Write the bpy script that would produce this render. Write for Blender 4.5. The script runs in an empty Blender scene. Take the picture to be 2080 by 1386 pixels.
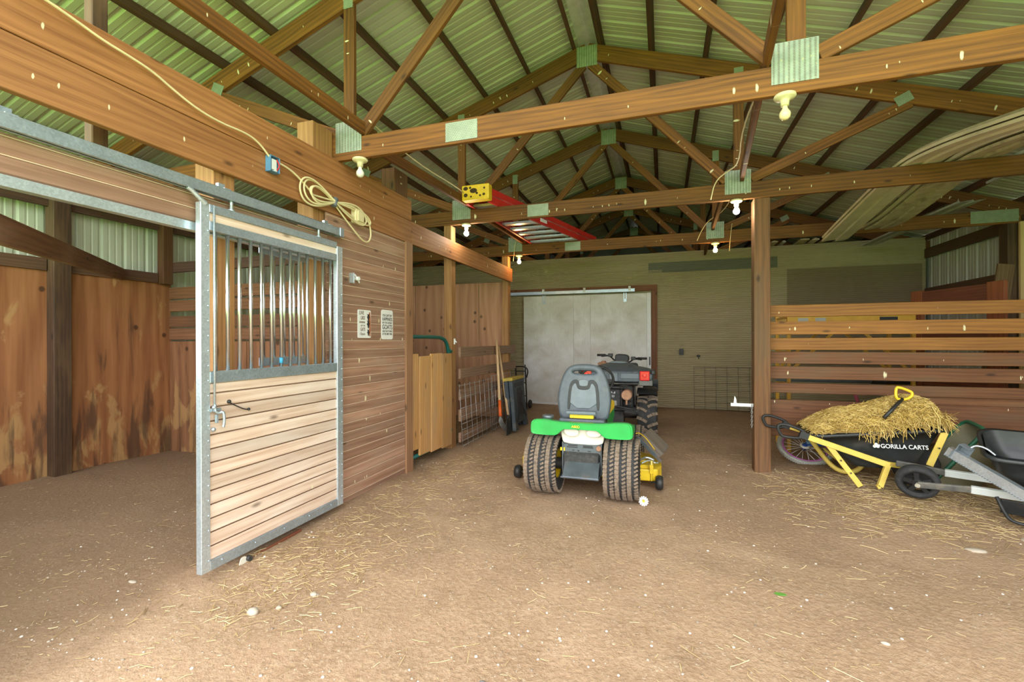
import bpy, bmesh, math, random
from mathutils import Vector, Matrix, noise
random.seed(7)
PI = math.pi
SC = bpy.context.scene
COL = SC.collection

# ---------------------------------------------------------------- mesh builder
class MB:
    def __init__(s):
        s.v = []; s.f = []; s.m = []; s.s = []
    def add(s, vs, fs, m=0, sm=False):
        o = len(s.v); s.v += [tuple(p) for p in vs]
        for f in fs:
            s.f.append([i + o for i in f]); s.m.append(m); s.s.append(sm)
        return s
    def box(s, x0, x1, y0, y1, z0, z1, m=0, M=None):
        vs = [Vector((x, y, z)) for x in (x0, x1) for y in (y0, y1) for z in (z0, z1)]
        if M is not None: vs = [M @ p for p in vs]
        return s.add(vs, [(0,1,3,2),(4,6,7,5),(0,4,5,1),(2,3,7,6),(0,2,6,4),(1,5,7,3)], m)
    def bar(s, p0, p1, w, h, m=0, up=(0,0,1)):
        p0 = Vector(p0); p1 = Vector(p1); x = (p1 - p0); L = x.length; x.normalize()
        u = Vector(up)
        if abs(x.dot(u)) > .98: u = Vector((0,1,0))
        y = u.cross(x).normalized(); z = x.cross(y)
        M = Matrix((x, y, z)).transposed().to_4x4(); M.translation = p0
        return s.box(0, L, -w/2, w/2, -h/2, h/2, m, M)
    def cyl(s, p0, p1, r, n=12, r2=None, m=0, cap=True, sm=True):
        p0 = Vector(p0); p1 = Vector(p1); r2 = r if r2 is None else r2
        d = (p1 - p0).normalized(); a = d.orthogonal().normalized(); b = d.cross(a)
        vs = []
        for p, q in ((p0, r), (p1, r2)):
            for i in range(n):
                t = 2*PI*i/n; vs.append(p + a*q*math.cos(t) + b*q*math.sin(t))
        s.add(vs, [(i, (i+1) % n, n+(i+1) % n, n+i) for i in range(n)], m, sm)
        if cap: s.add(vs, [list(range(n))[::-1], list(range(n, 2*n))], m)
        return s
    def tube(s, pts, r, n=8, m=0, closed=False, rs=None):
        P = [Vector(p) for p in pts]; k = len(P); vs = []; a = None
        for i, p in enumerate(P):
            if closed: d = P[(i+1) % k] - P[i-1]
            else: d = P[min(i+1, k-1)] - P[max(i-1, 0)]
            d.normalize()
            if a is None: a = d.orthogonal().normalized()
            else:
                a = a - d*a.dot(d)
                a = a.normalized() if a.length > 1e-6 else d.orthogonal().normalized()
            b = d.cross(a); q = rs[i] if rs else r
            for j in range(n):
                t = 2*PI*j/n; vs.append(p + a*q*math.cos(t) + b*q*math.sin(t))
        fs = []
        for i in range(k if closed else k-1):
            i2 = (i+1) % k
            for j in range(n):
                fs.append((i*n+j, i*n+(j+1) % n, i2*n+(j+1) % n, i2*n+j))
        s.add(vs, fs, m, True)
        if not closed: s.add(vs, [list(range(n))[::-1], list(range((k-1)*n, k*n))], m)
        return s
    def lathe(s, prof, n=24, m=0, M=None, sm=True, a0=0, a1=2*PI):
        # profile of (r, z) turned about local z
        M = M or Matrix(); vs = []; full = abs(a1-a0-2*PI) < 1e-6; kn = n if full else n+1
        for r, z in prof:
            for i in range(kn):
                t = a0 + (a1-a0)*i/n; vs.append(M @ Vector((r*math.cos(t), r*math.sin(t), z)))
        fs = []
        for k in range(len(prof)-1):
            for i in range(n):
                j = (i+1) % kn if full else i+1
                fs.append((k*kn+i, k*kn+j, (k+1)*kn+j, (k+1)*kn+i))
        return s.add(vs, fs, m, sm)
    def prism(s, poly, ax, a0, a1, m=0, M=None, sm=False):
        # polygon in the two other axes, extruded along ax
        def P(u, w, a):
            p = {'x': (a, u, w), 'y': (u, a, w), 'z': (u, w, a)}[ax]
            return (M @ Vector(p)) if M is not None else Vector(p)
        n = len(poly); vs = [P(u, w, a0) for u, w in poly] + [P(u, w, a1) for u, w in poly]
        s.add(vs, [(i, (i+1) % n, n+(i+1) % n, n+i) for i in range(n)], m, sm)
        return s.add(vs, [list(range(n))[::-1], list(range(n, 2*n))], m)
    def ball(s, c, r, n=12, m=0, sq=(1,1,1)):
        vs = []; c = Vector(c); k = max(4, n//2)
        for i in range(k+1):
            ph = PI*i/k
            for j in range(n):
                t = 2*PI*j/n
                vs.append(c + Vector((r*sq[0]*math.sin(ph)*math.cos(t), r*sq[1]*math.sin(ph)*math.sin(t), r*sq[2]*math.cos(ph))))
        return s.add(vs, [(i*n+j, i*n+(j+1) % n, (i+1)*n+(j+1) % n, (i+1)*n+j) for i in range(k) for j in range(n)], m, True)
    def loft(s, rings, m=0, sm=True, cap0=True, cap1=True):
        n = len(rings[0]); vs = [p for r in rings for p in r]
        s.add(vs, [(k*n+i, k*n+(i+1) % n, (k+1)*n+(i+1) % n, (k+1)*n+i) for k in range(len(rings)-1) for i in range(n)], m, sm)
        if cap0: s.add(rings[0], [list(range(n))[::-1]], m)
        if cap1: s.add(rings[-1], [list(range(n))], m)
        return s
    def mesh(s, name, mats, bevel=0, segs=1):
        me = bpy.data.meshes.new(name)
        me.from_pydata(s.v, [], s.f)
        for mt in (mats if isinstance(mats, (list, tuple)) else [mats]): me.materials.append(mt)
        me.polygons.foreach_set('material_index', s.m)
        me.polygons.foreach_set('use_smooth', s.s)
        bm = bmesh.new(); bm.from_mesh(me)
        bmesh.ops.remove_doubles(bm, verts=bm.verts, dist=1e-6)
        bmesh.ops.recalc_face_normals(bm, faces=bm.faces)
        if bevel:
            es = [e for e in bm.edges if len(e.link_faces) == 2 and e.calc_face_angle(0) > .6]
            bmesh.ops.bevel(bm, geom=es, offset=bevel, segments=segs, profile=.5, affect='EDGES', clamp_overlap=True)
        bm.to_mesh(me); bm.free(); me.update()
        return me
    def build(s, name, mats, parent=None, loc=(0,0,0), bevel=0, segs=1, M=None):
        o = bpy.data.objects.new(name, s.mesh(name, mats, bevel, segs)); COL.objects.link(o)
        if parent is not None: o.parent = parent
        if M is not None: o.matrix_basis = M
        else: o.location = loc
        return o

def tag(o, label=None, cat=None, group=None, kind=None):
    if label: o['label'] = label
    if cat: o['category'] = cat
    if group: o['group'] = group
    if kind: o['kind'] = kind
    return o
def thing(name, label, cat, loc=(0,0,0), rot=(0,0,0), group=None):
    o = bpy.data.objects.new(name, None); COL.objects.link(o); o.empty_display_size = .1
    o.location = loc; o.rotation_euler = rot
    return tag(o, label, cat, group)
def struct(name, mb, mats, parent=None, bevel=0, loc=(0,0,0)):
    o = mb.build(name, mats, parent, loc, bevel)
    if parent is None: o['kind'] = 'structure'
    return o
def copy_tree(o, parent=None):
    c = o.copy(); COL.objects.link(c)
    if parent is not None: c.parent = parent
    for ch in [q for q in bpy.data.objects if q.parent == o]: copy_tree(ch, c)
    return c
def beam(name, p0, p1, h, t, mat, parent=None, off=(0,0,0), up=(0,0,1), bevel=.003):
    """a timber: local x along its length, h on local z, t on local y; origin at its middle"""
    p0 = Vector(p0); p1 = Vector(p1); x = p1-p0; L = x.length; x.normalize(); u = Vector(up)
    y = u.cross(x).normalized(); z = x.cross(y)
    M = Matrix((x, y, z)).transposed().to_4x4(); M.translation = (p0+p1)/2 - Vector(off)
    b = MB().box(-L/2, L/2, -t/2, t/2, -h/2, h/2)
    return b.build(name, mat, parent, M=M, bevel=bevel)

def curve_mesh(splines, ext, bev=0, res=2):
    """closed outlines (holes allowed) -> solid mesh, outline in xy, thickness on z"""
    cu = bpy.data.curves.new('c', 'CURVE'); cu.dimensions = '2D'; cu.fill_mode = 'BOTH'
    cu.extrude = ext; cu.bevel_depth = bev; cu.bevel_resolution = res
    for pts in splines:
        sp = cu.splines.new('POLY'); sp.points.add(len(pts)-1); sp.use_cyclic_u = True
        for p, (x, y) in zip(sp.points, pts): p.co = (x, y, 0, 1)
    o = bpy.data.objects.new('c', cu); COL.objects.link(o)
    dg = bpy.context.evaluated_depsgraph_get(); dg.update()
    me = bpy.data.meshes.new_from_object(o.evaluated_get(dg))
    bpy.data.objects.remove(o); bpy.data.curves.remove(cu)
    return me
def link_mesh(name, me, mat, parent=None, M=None):
    me.materials.clear(); me.materials.append(mat); me.name = name
    if M is not None: me.transform(M)
    o = bpy.data.objects.new(name, me); COL.objects.link(o)
    if parent is not None: o.parent = parent
    return o
def smooth_poly(pts, it=2):
    for _ in range(it):
        q = []
        for i in range(len(pts)):
            a = pts[i]; b = pts[(i+1) % len(pts)]
            q += [(a[0]*.75+b[0]*.25, a[1]*.75+b[1]*.25), (a[0]*.25+b[0]*.75, a[1]*.25+b[1]*.75)]
        pts = q
    return pts
def smooth_line(pts, it=2):
    P = [Vector(p) for p in pts]
    for _ in range(it):
        q = [P[0]]
        for i in range(len(P)-1):
            q += [P[i]*.75+P[i+1]*.25, P[i]*.25+P[i+1]*.75]
        q.append(P[-1]); P = q
    return P
def lettering(name, lines, mat, parent, M, ext=.0006):
    """lines of (text, x, y, height, width) laid out in the local xy plane, each centred at x and squeezed to its width"""
    out = MB()
    for txt, x, y, h, wd in lines:
        cu = bpy.data.curves.new('t', 'FONT'); cu.body = txt; cu.size = 1; cu.extrude = .001; cu.offset = .012
        o = bpy.data.objects.new('t', cu); COL.objects.link(o)
        dg = bpy.context.evaluated_depsgraph_get(); dg.update()
        me = bpy.data.meshes.new_from_object(o.evaluated_get(dg))
        xs = [v.co.x for v in me.vertices]; ys = [v.co.y for v in me.vertices]
        sx = wd/(max(xs)-min(xs)); sy = h/(max(ys)-min(ys))
        vs = [((v.co.x-(max(xs)+min(xs))/2)*sx + x, (v.co.y-min(ys))*sy + y, v.co.z*ext/.001) for v in me.vertices]
        out.add(vs, [list(p.vertices) for p in me.polygons])
        bpy.data.objects.remove(o); bpy.data.curves.remove(cu); bpy.data.meshes.remove(me)
    return out.build(name, mat, parent, M=M)
def mat4(x, y, z, t):
    M = Matrix((Vector(x), Vector(y), Vector(z))).transposed().to_4x4(); M.translation = Vector(t); return M

# ---------------------------------------------------------------- materials
class G:
    def __init__(s, name):
        s.mat = bpy.data.materials.new(name); s.mat.use_nodes = True
        s.t = s.mat.node_tree; s.t.nodes.clear()
        s.out = s.t.nodes.new('ShaderNodeOutputMaterial')
    def n(s, typ, ins=None, out=0, **props):
        nd = s.t.nodes.new('ShaderNode'+typ)
        for k, v in props.items(): setattr(nd, k, v)
        for k, v in (ins or {}).items():
            so = nd.inputs[k]
            if isinstance(v, bpy.types.NodeSocket): s.t.links.new(v, so)
            else: so.default_value = v
        return nd.outputs[out] if out is not None else nd
    def m(s, op, a, b=0, c=0, clamp=False):
        return s.n('Math', {0: a, 1: b, 2: c}, operation=op, use_clamp=clamp)
    def mix(s, f, a, b, bt='MIX'):
        nd = s.n('Mix', None, None, data_type='RGBA', blend_type=bt)
        for i, v in ((0, f), (6, a), (7, b)):
            if isinstance(v, bpy.types.NodeSocket): s.t.links.new(v, nd.inputs[i])
            else: nd.inputs[i].default_value = (*v, 1) if isinstance(v, tuple) and len(v) == 3 else v
        return nd.outputs[2]
    def ramp(s, f, stops, interp='LINEAR'):
        nd = s.t.nodes.new('ShaderNodeValToRGB'); nd.color_ramp.interpolation = interp
        s.t.links.new(f, nd.inputs[0]); el = nd.color_ramp.elements
        while len(el) < len(stops): el.new(.5)
        for e, (p, c) in zip(el, stops): e.position = p; e.color = (*c, 1) if len(c) == 3 else c
        return nd.outputs[0]
    def step(s, f, a, b):
        return s.n('MapRange', {0: f, 1: a, 2: b, 3: 0., 4: 1.}, interpolation_type='SMOOTHSTEP')
    def bsdf(s, color, rough=.6, metal=0., bump=None, bstr=.2, bdist=.01, **kw):
        ins = {'Base Color': color if isinstance(color, bpy.types.NodeSocket) else (*color, 1), 'Roughness': rough, 'Metallic': metal}
        ins.update(kw)
        if bump is not None:
            ins['Normal'] = s.n('Bump', {'Strength': bstr, 'Distance': bdist, 'Height': bump})
        b = s.n('BsdfPrincipled', ins); s.t.links.new(b, s.out.inputs[0]); return s.mat
    def obj(s):
        return s.n('TexCoord', out=3)
    def sep(s, v):
        nd = s.n('SeparateXYZ', {0: v}, None); return nd.outputs
    def comb(s, x, y, z):
        return s.n('CombineXYZ', {0: x, 1: y, 2: z})
    def noise(s, v, scale, detail=4., dist=0., rough=.55, out=0):
        return s.n('TexNoise', {'Vector': v, 'Scale': scale, 'Detail': detail, 'Distortion': dist, 'Roughness': rough}, out)

def plain(name, c, rough=.5, metal=0., var=.12, scale=12., dirt=None, bstr=.05):
    g = G(name); co = g.obj(); f = g.noise(co, scale, 5.)
    lo = tuple(x*(1-var) for x in c); hi = tuple(min(1, x*(1+var)) for x in c)
    col = g.ramp(f, [(.3, lo), (.7, hi)])
    if dirt:
        k = g.step(g.noise(co, scale*.6, 6.), .52, .72)
        col = g.mix(g.m('MULTIPLY', k, dirt[1]), col, dirt[0])
    return g.bsdf(col, rough, metal, f, bstr, .005)

def wood(name, light, dark, axis='x', plank=None, val=.35, drips=0., knot=.75, rough=.72, ring=9., grey=None):
    g = G(name); o = g.sep(g.obj()); X, Y, Z = o[0], o[1], o[2]
    a, b, c = {'x': (X, Y, Z), 'y': (Y, X, Z), 'z': (Z, X, Y)}[axis]
    rnd = g.n('ObjectInfo', out=5)
    if plank:
        k = g.m('FLOOR', g.m('DIVIDE', {'x': X, 'y': Y, 'z': Z}[plank[0]], plank[1]))
        pr = g.n('TexWhiteNoise', {'W': g.m('ADD', g.m('MULTIPLY', k, 1.37), g.m('MULTIPLY', rnd, 91.))}, noise_dimensions='1D')
        cc = g.m('ADD', g.m('MULTIPLY', b, .7), c)
    else:
        pr = g.n('TexWhiteNoise', {'W': g.m('MULTIPLY', rnd, 91.)}, noise_dimensions='1D')
        cc = g.m('ADD', g.m('MULTIPLY', b, .7), c)
    off = g.m('MULTIPLY', pr, 37.)
    ax = g.m('ADD', a, off)
    wv = g.comb(g.m('MULTIPLY', ax, .13), off, cc)
    wave = g.n('TexWave', {'Vector': wv, 'Scale': ring, 'Distortion': 7., 'Detail': 2., 'Detail Scale': 1.1}, wave_type='BANDS', bands_direction='Z')
    fine = g.m('ADD', g.m('MULTIPLY', g.noise(g.comb(g.m('MULTIPLY', ax, 1.6), g.m('MULTIPLY', b, 85.), g.m('MULTIPLY', c, 85.)), 1., 5.), .55), g.m('MULTIPLY', g.noise(g.comb(g.m('MULTIPLY', ax, 3.), g.m('MULTIPLY', b, 260.), g.m('MULTIPLY', c, 260.)), 1., 3.), .45))
    broad = g.noise(g.comb(ax, g.m('MULTIPLY', b, 4.), g.m('MULTIPLY', c, 4.)), 1.6, 4.)
    f = g.m('ADD', g.m('ADD', g.m('MULTIPLY', wave, .13), g.m('MULTIPLY', fine, .82)), g.m('MULTIPLY', broad, .38))
    col = g.ramp(f, [(.44, dark), (.86, light)])
    if grey:
        col = g.mix(g.m('MULTIPLY', g.step(broad, .45, .7), grey[1]), col, grey[0])
    kv = g.n('TexVoronoi', {'Vector': g.comb(g.m('MULTIPLY', ax, 2.1), g.m('MULTIPLY', cc, 6.), 0.), 'Scale': 1.}, None, voronoi_dimensions='2D')
    gate = g.m('GREATER_THAN', g.sep(kv.outputs[1])[0], knot)
    kn = g.m('MULTIPLY', gate, g.m('SUBTRACT', 1., g.step(g.m('ADD', kv.outputs[0], g.m('MULTIPLY', g.m('SUBTRACT', fine, .5), .12)), .02, .11)))
    col = g.mix(g.m('MULTIPLY', kn, .8), col, tuple(x*.35 for x in dark))
    col = g.mix(1., col, g.ramp(pr, [(0., (1-val/2,)*3), (1., (1+val/2,)*3)]), 'MULTIPLY')
    if drips:
        dv = g.n('TexVoronoi', {'Vector': g.comb(g.m('MULTIPLY', ax, 17.), g.m('MULTIPLY', c, 6.), 0.), 'Scale': 1.}, None, voronoi_dimensions='2D')
        dg = g.m('GREATER_THAN', g.sep(dv.outputs[1])[1], 1-drips)
        wob = g.noise(g.comb(g.m('MULTIPLY', ax, 60.), 0., g.m('MULTIPLY', c, 25.)), 1., 3.)
        rad = g.m('MULTIPLY', g.m('ADD', dv.outputs[0], g.m('MULTIPLY', g.m('SUBTRACT', wob, .5), .22)), g.m('ADD', .6, g.m('MULTIPLY', g.sep(dv.outputs[1])[2], 2.2)))
        dk = g.m('MULTIPLY', dg, g.m('SUBTRACT', 1., g.step(rad, .07, .15)))
        col = g.mix(g.m('MULTIPLY', dk, .85), col, (.82, .76, .5))
    return g.bsdf(col, rough, 0., f, .25, .004)
# ---------------------------------------------------------------- material set
W_TRUSS = wood('truss_timber', (.25,.096,.012), (.065,.022,.004), drips=.16, val=.4)
W_HEAD = wood('header_timber', (.43,.19,.064), (.19,.068,.018), 'y', drips=.12, val=.2, ring=7.)
W_PURLIN2 = wood("purlin_timber", (.12,.055,.022), (.042,.018,.008), val=.3)
W_PLANK = wood('stall_planks', (.46,.265,.175), (.22,.108,.065), 'y', plank=('z', .0735), val=.42, drips=.05, grey=((.36,.26,.19), .5), ring=6.)
W_DOOR = wood('door_planks', (.80,.65,.53), (.52,.345,.24), 'y', plank=('z', .0757), val=.32, drips=.02, knot=.88, grey=((.74,.65,.57), .55), ring=6.)
W_POST = wood('post_timber', (.22,.10,.034), (.075,.032,.012), 'z', drips=.08, val=.25, grey=((.10,.065,.03), .6))
W_POSTL = wood('pale_post_timber', (.44,.225,.08), (.22,.095,.032), 'z', val=.25)
W_POSTD = wood('old_dark_post', (.12,.062,.028), (.035,.02,.012), 'z', val=.2, grey=((.26,.17,.08), .3))
W_FENCE = wood('fence_board_gold', (.38,.165,.034), (.165,.06,.012), drips=.11, val=.2)
W_FENCER = wood('fence_board_red', (.24,.095,.035), (.095,.034,.012), drips=.10, val=.3, grey=((.12,.085,.045), .5))
W_FENCE2 = wood('stall_rail_board', (.34,.21,.13), (.18,.10,.06), 'y', val=.25)
W_GATE = wood('gate_board', (.68,.38,.14), (.36,.17,.055), 'z', knot=.55, val=.45, grey=((.30,.20,.13), .45))
W_DARK = wood('dark_board', (.14,.075,.04), (.06,.03,.018), 'y', val=.3)
W_RED = wood('red_brown_board', (.20,.06,.025), (.09,.025,.012), val=.3)
W_PINE = wood('pale_pine', (.72,.52,.24), (.55,.36,.15), 'z', val=.1)
W_HANDLE = wood('tool_handle_wood', (.66,.47,.27), (.48,.30,.15), 'z', knot=1.1, val=.2)
W_BLOCK = wood('grey_weathered_block', (.22,.18,.14), (.10,.08,.065), val=.2)

def plywood(name, light, dark, axis, stain=1.):
    g = G(name); o = g.sep(g.obj()); h = {'y': o[1], 'x': o[0]}[axis]; z = o[2]
    rnd = g.n('ObjectInfo', out=5); off = g.m('MULTIPLY', rnd, 31.)
    hh = g.m('ADD', h, off)
    wv = g.n('TexWave', {'Vector': g.comb(hh, off, g.m('MULTIPLY', z, .22)), 'Scale': 2.2, 'Distortion': 14., 'Detail': 2.5, 'Detail Scale': .8}, wave_type='BANDS', bands_direction='X')
    fine = g.noise(g.comb(g.m('MULTIPLY', hh, 40.), off, g.m('MULTIPLY', z, 2.)), 1., 5.)
    f = g.m('ADD', g.m('MULTIPLY', wv, .28), g.m('MULTIPLY', fine, .62))
    col = g.ramp(f, [(.2, dark), (.72, light)])
    kv = g.n('TexVoronoi', {'Vector': g.comb(g.m('MULTIPLY', hh, 3.4), g.m('MULTIPLY', z, 3.), 0.), 'Scale': 1.}, None, voronoi_dimensions='2D')
    gate = g.m('GREATER_THAN', g.sep(kv.outputs[1])[0], .62)
    kn = g.m('MULTIPLY', gate, g.m('SUBTRACT', 1., g.step(kv.outputs[0], .05, .11)))
    col = g.mix(g.m('MULTIPLY', kn, .85), col, tuple(x*.25 for x in dark))
    # worn and chewed patches with their own shapes, low on the sheet
    pv = g.noise(g.comb(g.m('MULTIPLY', hh, 5.), off, g.m('MULTIPLY', z, 2.2)), 1., 6., .6)
    low = g.m('SUBTRACT', 1., g.step(z, .25, 1.05))
    pat = g.m('MULTIPLY', g.step(g.m('ADD', pv, g.m('MULTIPLY', low, .16)), .62, .70), stain)
    col = g.mix(g.m('MULTIPLY', pat, .8), col, (.50,.30,.12))
    dk = g.noise(g.comb(g.m('MULTIPLY', hh, 9.), off, g.m('MULTIPLY', z, 1.1)), 1., 5., .4)
    dpat = g.m('MULTIPLY', g.step(g.m('ADD', dk, g.m('MULTIPLY', low, .17)), .60, .74), .7*stain)
    col = g.mix(dpat, col, (.05,.03,.02))
    return g.bsdf(col, .75, 0., f, .15, .004)
M_PLY = plywood('stall_plywood', (.43,.195,.075), (.26,.098,.034), 'y')
M_PLYX = plywood('partition_plywood', (.60,.32,.18), (.42,.20,.10), 'x', .25)

def galv(name, c=(.46,.555,.64), metal=.75, rough=.42):
    g = G(name); co = g.obj()
    sp = g.n('TexVoronoi', {'Vector': co, 'Scale': 110.}, None)
    f = g.m('ADD', g.m('MULTIPLY', g.sep(sp.outputs[1])[0], .35), g.m('MULTIPLY', g.noise(co, 7., 5.), .65))
    col = g.ramp(f, [(.2, tuple(x*.78 for x in c)), (.8, tuple(min(1, x*1.15) for x in c))])
    k = g.step(g.noise(co, 22., 5.), .64, .72)
    col = g.mix(g.m('MULTIPLY', k, .3), col, (.8,.84,.84))
    return g.bsdf(col, rough, metal, f, .04, .002)
M_GALV = galv('galvanised_steel'); M_GALVB = galv('bright_galvanised_steel', (.64,.74,.82), .7, .38)
M_CHROME = plain('polished_bar_steel', (.72,.74,.76), .22, .95, .04)
M_ALU = galv('worn_aluminium', (.62,.70,.79), .8, .33)

def roofing(name, c, dirt, rough=.42):
    g = G(name); co = g.obj(); o = g.sep(co)
    f = g.noise(co, 1.3, 6.); st = g.noise(g.comb(g.m('MULTIPLY', o[0], .8), g.m('MULTIPLY', o[1], 9.), o[2]), 1., 4.)
    col = g.ramp(g.m('ADD', g.m('MULTIPLY', f, .5), g.m('MULTIPLY', st, .5)), [(.3, tuple(x*.85 for x in c)), (.7, c)])
    col = g.mix(g.m('MULTIPLY', g.step(g.noise(co, 26., 4.), .66, .74), .35), col, dirt)
    return g.bsdf(col, rough, .0, f, .03, .01)
M_ROOF = roofing('roof_sheet_underside', (.54,.555,.43), (.34,.30,.2), .42)
M_RIDGE = plain('ridge_flashing', (.62,.63,.58), .5)
M_SIDE = roofing('side_wall_sheet', (.62,.68,.52), (.3,.3,.2), .45)
M_SIDER = roofing('grey_wall_sheet', (.50,.51,.44), (.3,.28,.2), .45)
M_CORR = roofing('corrugated_olive', (.40,.345,.205), (.2,.16,.09), .5)
M_CORRD = roofing('corrugated_dark', (.16,.165,.125), (.1,.09,.07), .5)
M_CORRB = roofing('corrugated_brown', (.25,.20,.115), (.15,.12,.07), .5)

def whitedoor():
    g = G('whitewashed_panel'); co = g.obj(); o = g.sep(co)
    f = g.noise(g.comb(g.m('MULTIPLY', o[0], 2.), o[1], g.m('MULTIPLY', o[2], 2.6)), 1., 6., .5)
    s = g.noise(g.comb(g.m('MULTIPLY', o[0], 46.), o[1], g.m('MULTIPLY', o[2], 7.)), 1., 4.)
    col = g.ramp(f, [(.3, (.58,.55,.48)), (.7, (.82,.84,.84))])
    col = g.mix(g.m('MULTIPLY', g.step(s, .5, .75), .25), col, (.36,.34,.29))
    return g.bsdf(col, .6, 0., s, .1, .003)
M_WDOOR = whitedoor()

def plate():
    g = G('punched_nail_plate'); o = g.sep(g.obj())
    fx = g.m('FRACT', g.m('DIVIDE', g.m('ADD', o[0], 5.), .026)); fz = g.m('FRACT', g.m('DIVIDE', g.m('ADD', o[2], 5.), .0085))
    slot = g.m('MULTIPLY', g.m('LESS_THAN', fx, .42), g.m('LESS_THAN', fz, .55))
    n = g.noise(g.obj(), 16., 5.)
    col = g.ramp(n, [(.3, (.26,.32,.245)), (.7, (.40,.47,.36))])
    col = g.mix(g.m('MULTIPLY', slot, .75), col, (.10,.065,.03))
    col = g.mix(g.m('MULTIPLY', g.step(g.noise(g.obj(), 40., 4.), .62, .7), .7), col, (.55,.5,.24))
    return g.bsdf(col, .5, .35, slot, .3, .003)
M_PLATE = plate()
def plate2():
    g = G('punched_splice_plate'); o = g.sep(g.obj())
    r = g.m('FLOOR', g.m('DIVIDE', g.m('ADD', o[2], 5.), .012))
    fx = g.m('FRACT', g.m('ADD', g.m('DIVIDE', g.m('ADD', o[0], 5.), .013), g.m('MULTIPLY', r, .5)))
    fz = g.m('FRACT', g.m('DIVIDE', g.m('ADD', o[2], 5.), .012))
    slot = g.m('MULTIPLY', g.m('LESS_THAN', fx, .5), g.m('LESS_THAN', fz, .45))
    col = g.ramp(g.noise(g.obj(), 16., 5.), [(.3, (.27,.33,.24)), (.7, (.38,.44,.32))])
    col = g.mix(g.m('MULTIPLY', slot, .7), col, (.14,.12,.07))
    return g.bsdf(col, .5, .35, slot, .3, .003)
M_PLATE2 = plate2()

def dirt():
    g = G('barn_dirt'); co = g.obj(); o = g.sep(co)
    big = g.noise(co, .55, 5., .3); mid = g.noise(co, 4., 6., .4); fin = g.noise(co, 45., 6.); grit = g.noise(co, 160., 3.)
    col = g.ramp(big, [(.3, (.31,.195,.112)), (.7, (.45,.295,.18))])
    col = g.mix(g.m('MULTIPLY', g.step(mid, .42, .68), .5), col, (.27,.17,.095))
    col = g.mix(g.m('MULTIPLY', g.step(fin, .4, .7), .38), col, (.58,.43,.28))
    col = g.mix(g.m('MULTIPLY', g.step(grit, .60, .72), .55), col, (.15,.10,.065))
    # the stall's manure soil, a different earth; its dark tone also paints in shade
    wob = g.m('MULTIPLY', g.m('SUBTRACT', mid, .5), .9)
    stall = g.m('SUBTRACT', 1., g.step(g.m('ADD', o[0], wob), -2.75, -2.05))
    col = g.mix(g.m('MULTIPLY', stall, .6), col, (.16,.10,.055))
    # dry dusty patches trodden through the aisle
    dry = g.m('MULTIPLY', g.step(g.noise(co, .9, 4., .6), .48, .66), .4)
    col = g.mix(g.m('MULTIPLY', dry, g.m('SUBTRACT', 1., stall)), col, (.56,.385,.25))
    cl = g.n('TexVoronoi', {'Vector': co, 'Scale': 34.}, None)
    cl2 = g.n('TexVoronoi', {'Vector': co, 'Scale': 120.}, None)
    h = g.m('ADD', g.m('ADD', g.m('MULTIPLY', mid, .4), g.m('MULTIPLY', fin, .35)), g.m('MULTIPLY', grit, .12))
    h = g.m('SUBTRACT', h, g.m('ADD', g.m('MULTIPLY', cl.outputs[0], .10), g.m('MULTIPLY', cl2.outputs[0], .05)))
    sp = g.m('MULTIPLY', g.m('MULTIPLY', g.m('GREATER_THAN', g.sep(cl2.outputs[1])[0], .965), g.step(mid, .40, .62)), .45)
    col = g.mix(sp, col, (.62,.52,.40))
    sp2 = g.m('MULTIPLY', g.m('MULTIPLY', g.m('GREATER_THAN', g.sep(cl2.outputs[1])[1], .95), g.step(mid, .62, .38)), .35)
    col = g.mix(sp2, col, (.11,.08,.055))
    return g.bsdf(col, .95, 0., h, .75, .03)
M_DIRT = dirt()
def grass():
    g = G('grass_field'); co = g.obj()
    col = g.ramp(g.noise(co, 3., 6.), [(.3, (.11,.27,.03)), (.7, (.22,.44,.06))])
    return g.bsdf(col, .9)
M_GRASS = grass()

def rubber(name='tyre_rubber', c=(.025,.026,.028)): return plain(name, c, .75, 0., .25, 30., ((.12,.095,.07), .35))
M_RUB = rubber(); M_MUD = plain('mud_caked_lug', (.22,.165,.12), .9, 0., .3, 40., ((.07,.06,.05), .7))
M_GREYP = plain('grey_seat_plastic', (.085,.105,.125), .45, 0., .15, 20., ((.2,.2,.19), .25))
M_GREYL = plain('light_grey_plastic', (.15,.18,.205), .42, 0., .12, 14.)
M_BLK = plain('black_plastic', (.018,.019,.02), .5, 0., .2, 20., ((.10,.085,.07), .25))
M_TUB = plain('black_poly_tub', (.022,.025,.027), .38, 0., .3, 9., ((.09,.085,.08), .5))
M_GREEN = plain('green_mower_paint', (.02,.40,.075), .32, 0., .1, 8., ((.10,.33,.11), .25))
M_DGREEN = plain('dark_green_paint', (.01,.10,.085), .35, 0., .1)
M_YEL = plain('yellow_mower_paint', (.80,.55,.015), .4, 0., .1, 10., ((.25,.18,.06), .5))
M_YELC = plain('yellow_cart_paint', (.72,.53,.10), .42, 0., .08, 9., ((.45,.33,.12), .3))
M_YELP = plain('yellow_plastic', (.83,.55,.02), .4, 0., .1, 14., ((.4,.28,.05), .4))
M_WHITE = plain('white_paint', (.75,.77,.77), .5, 0., .05)
M_TANK = plain('translucent_tank', (.70,.67,.57), .4, 0., .08, 9.)
M_STEEL = plain('dark_steel_plate', (.13,.155,.18), .35, .5, .2, 10., ((.30,.2,.13), .4))
M_RUST = plain('rusty_steel', (.38,.20,.12), .8, .2, .3, 20.)
M_REDL = plain('red_lens', (.75,.02,.02), .2, 0., .05)
M_REDL2 = plain('red_lens_core', (.95,.10,.07), .2, 0., .05)
M_LRED = plain('red_ladder_fibreglass', (.55,.025,.02), .45, 0., .1)
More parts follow.
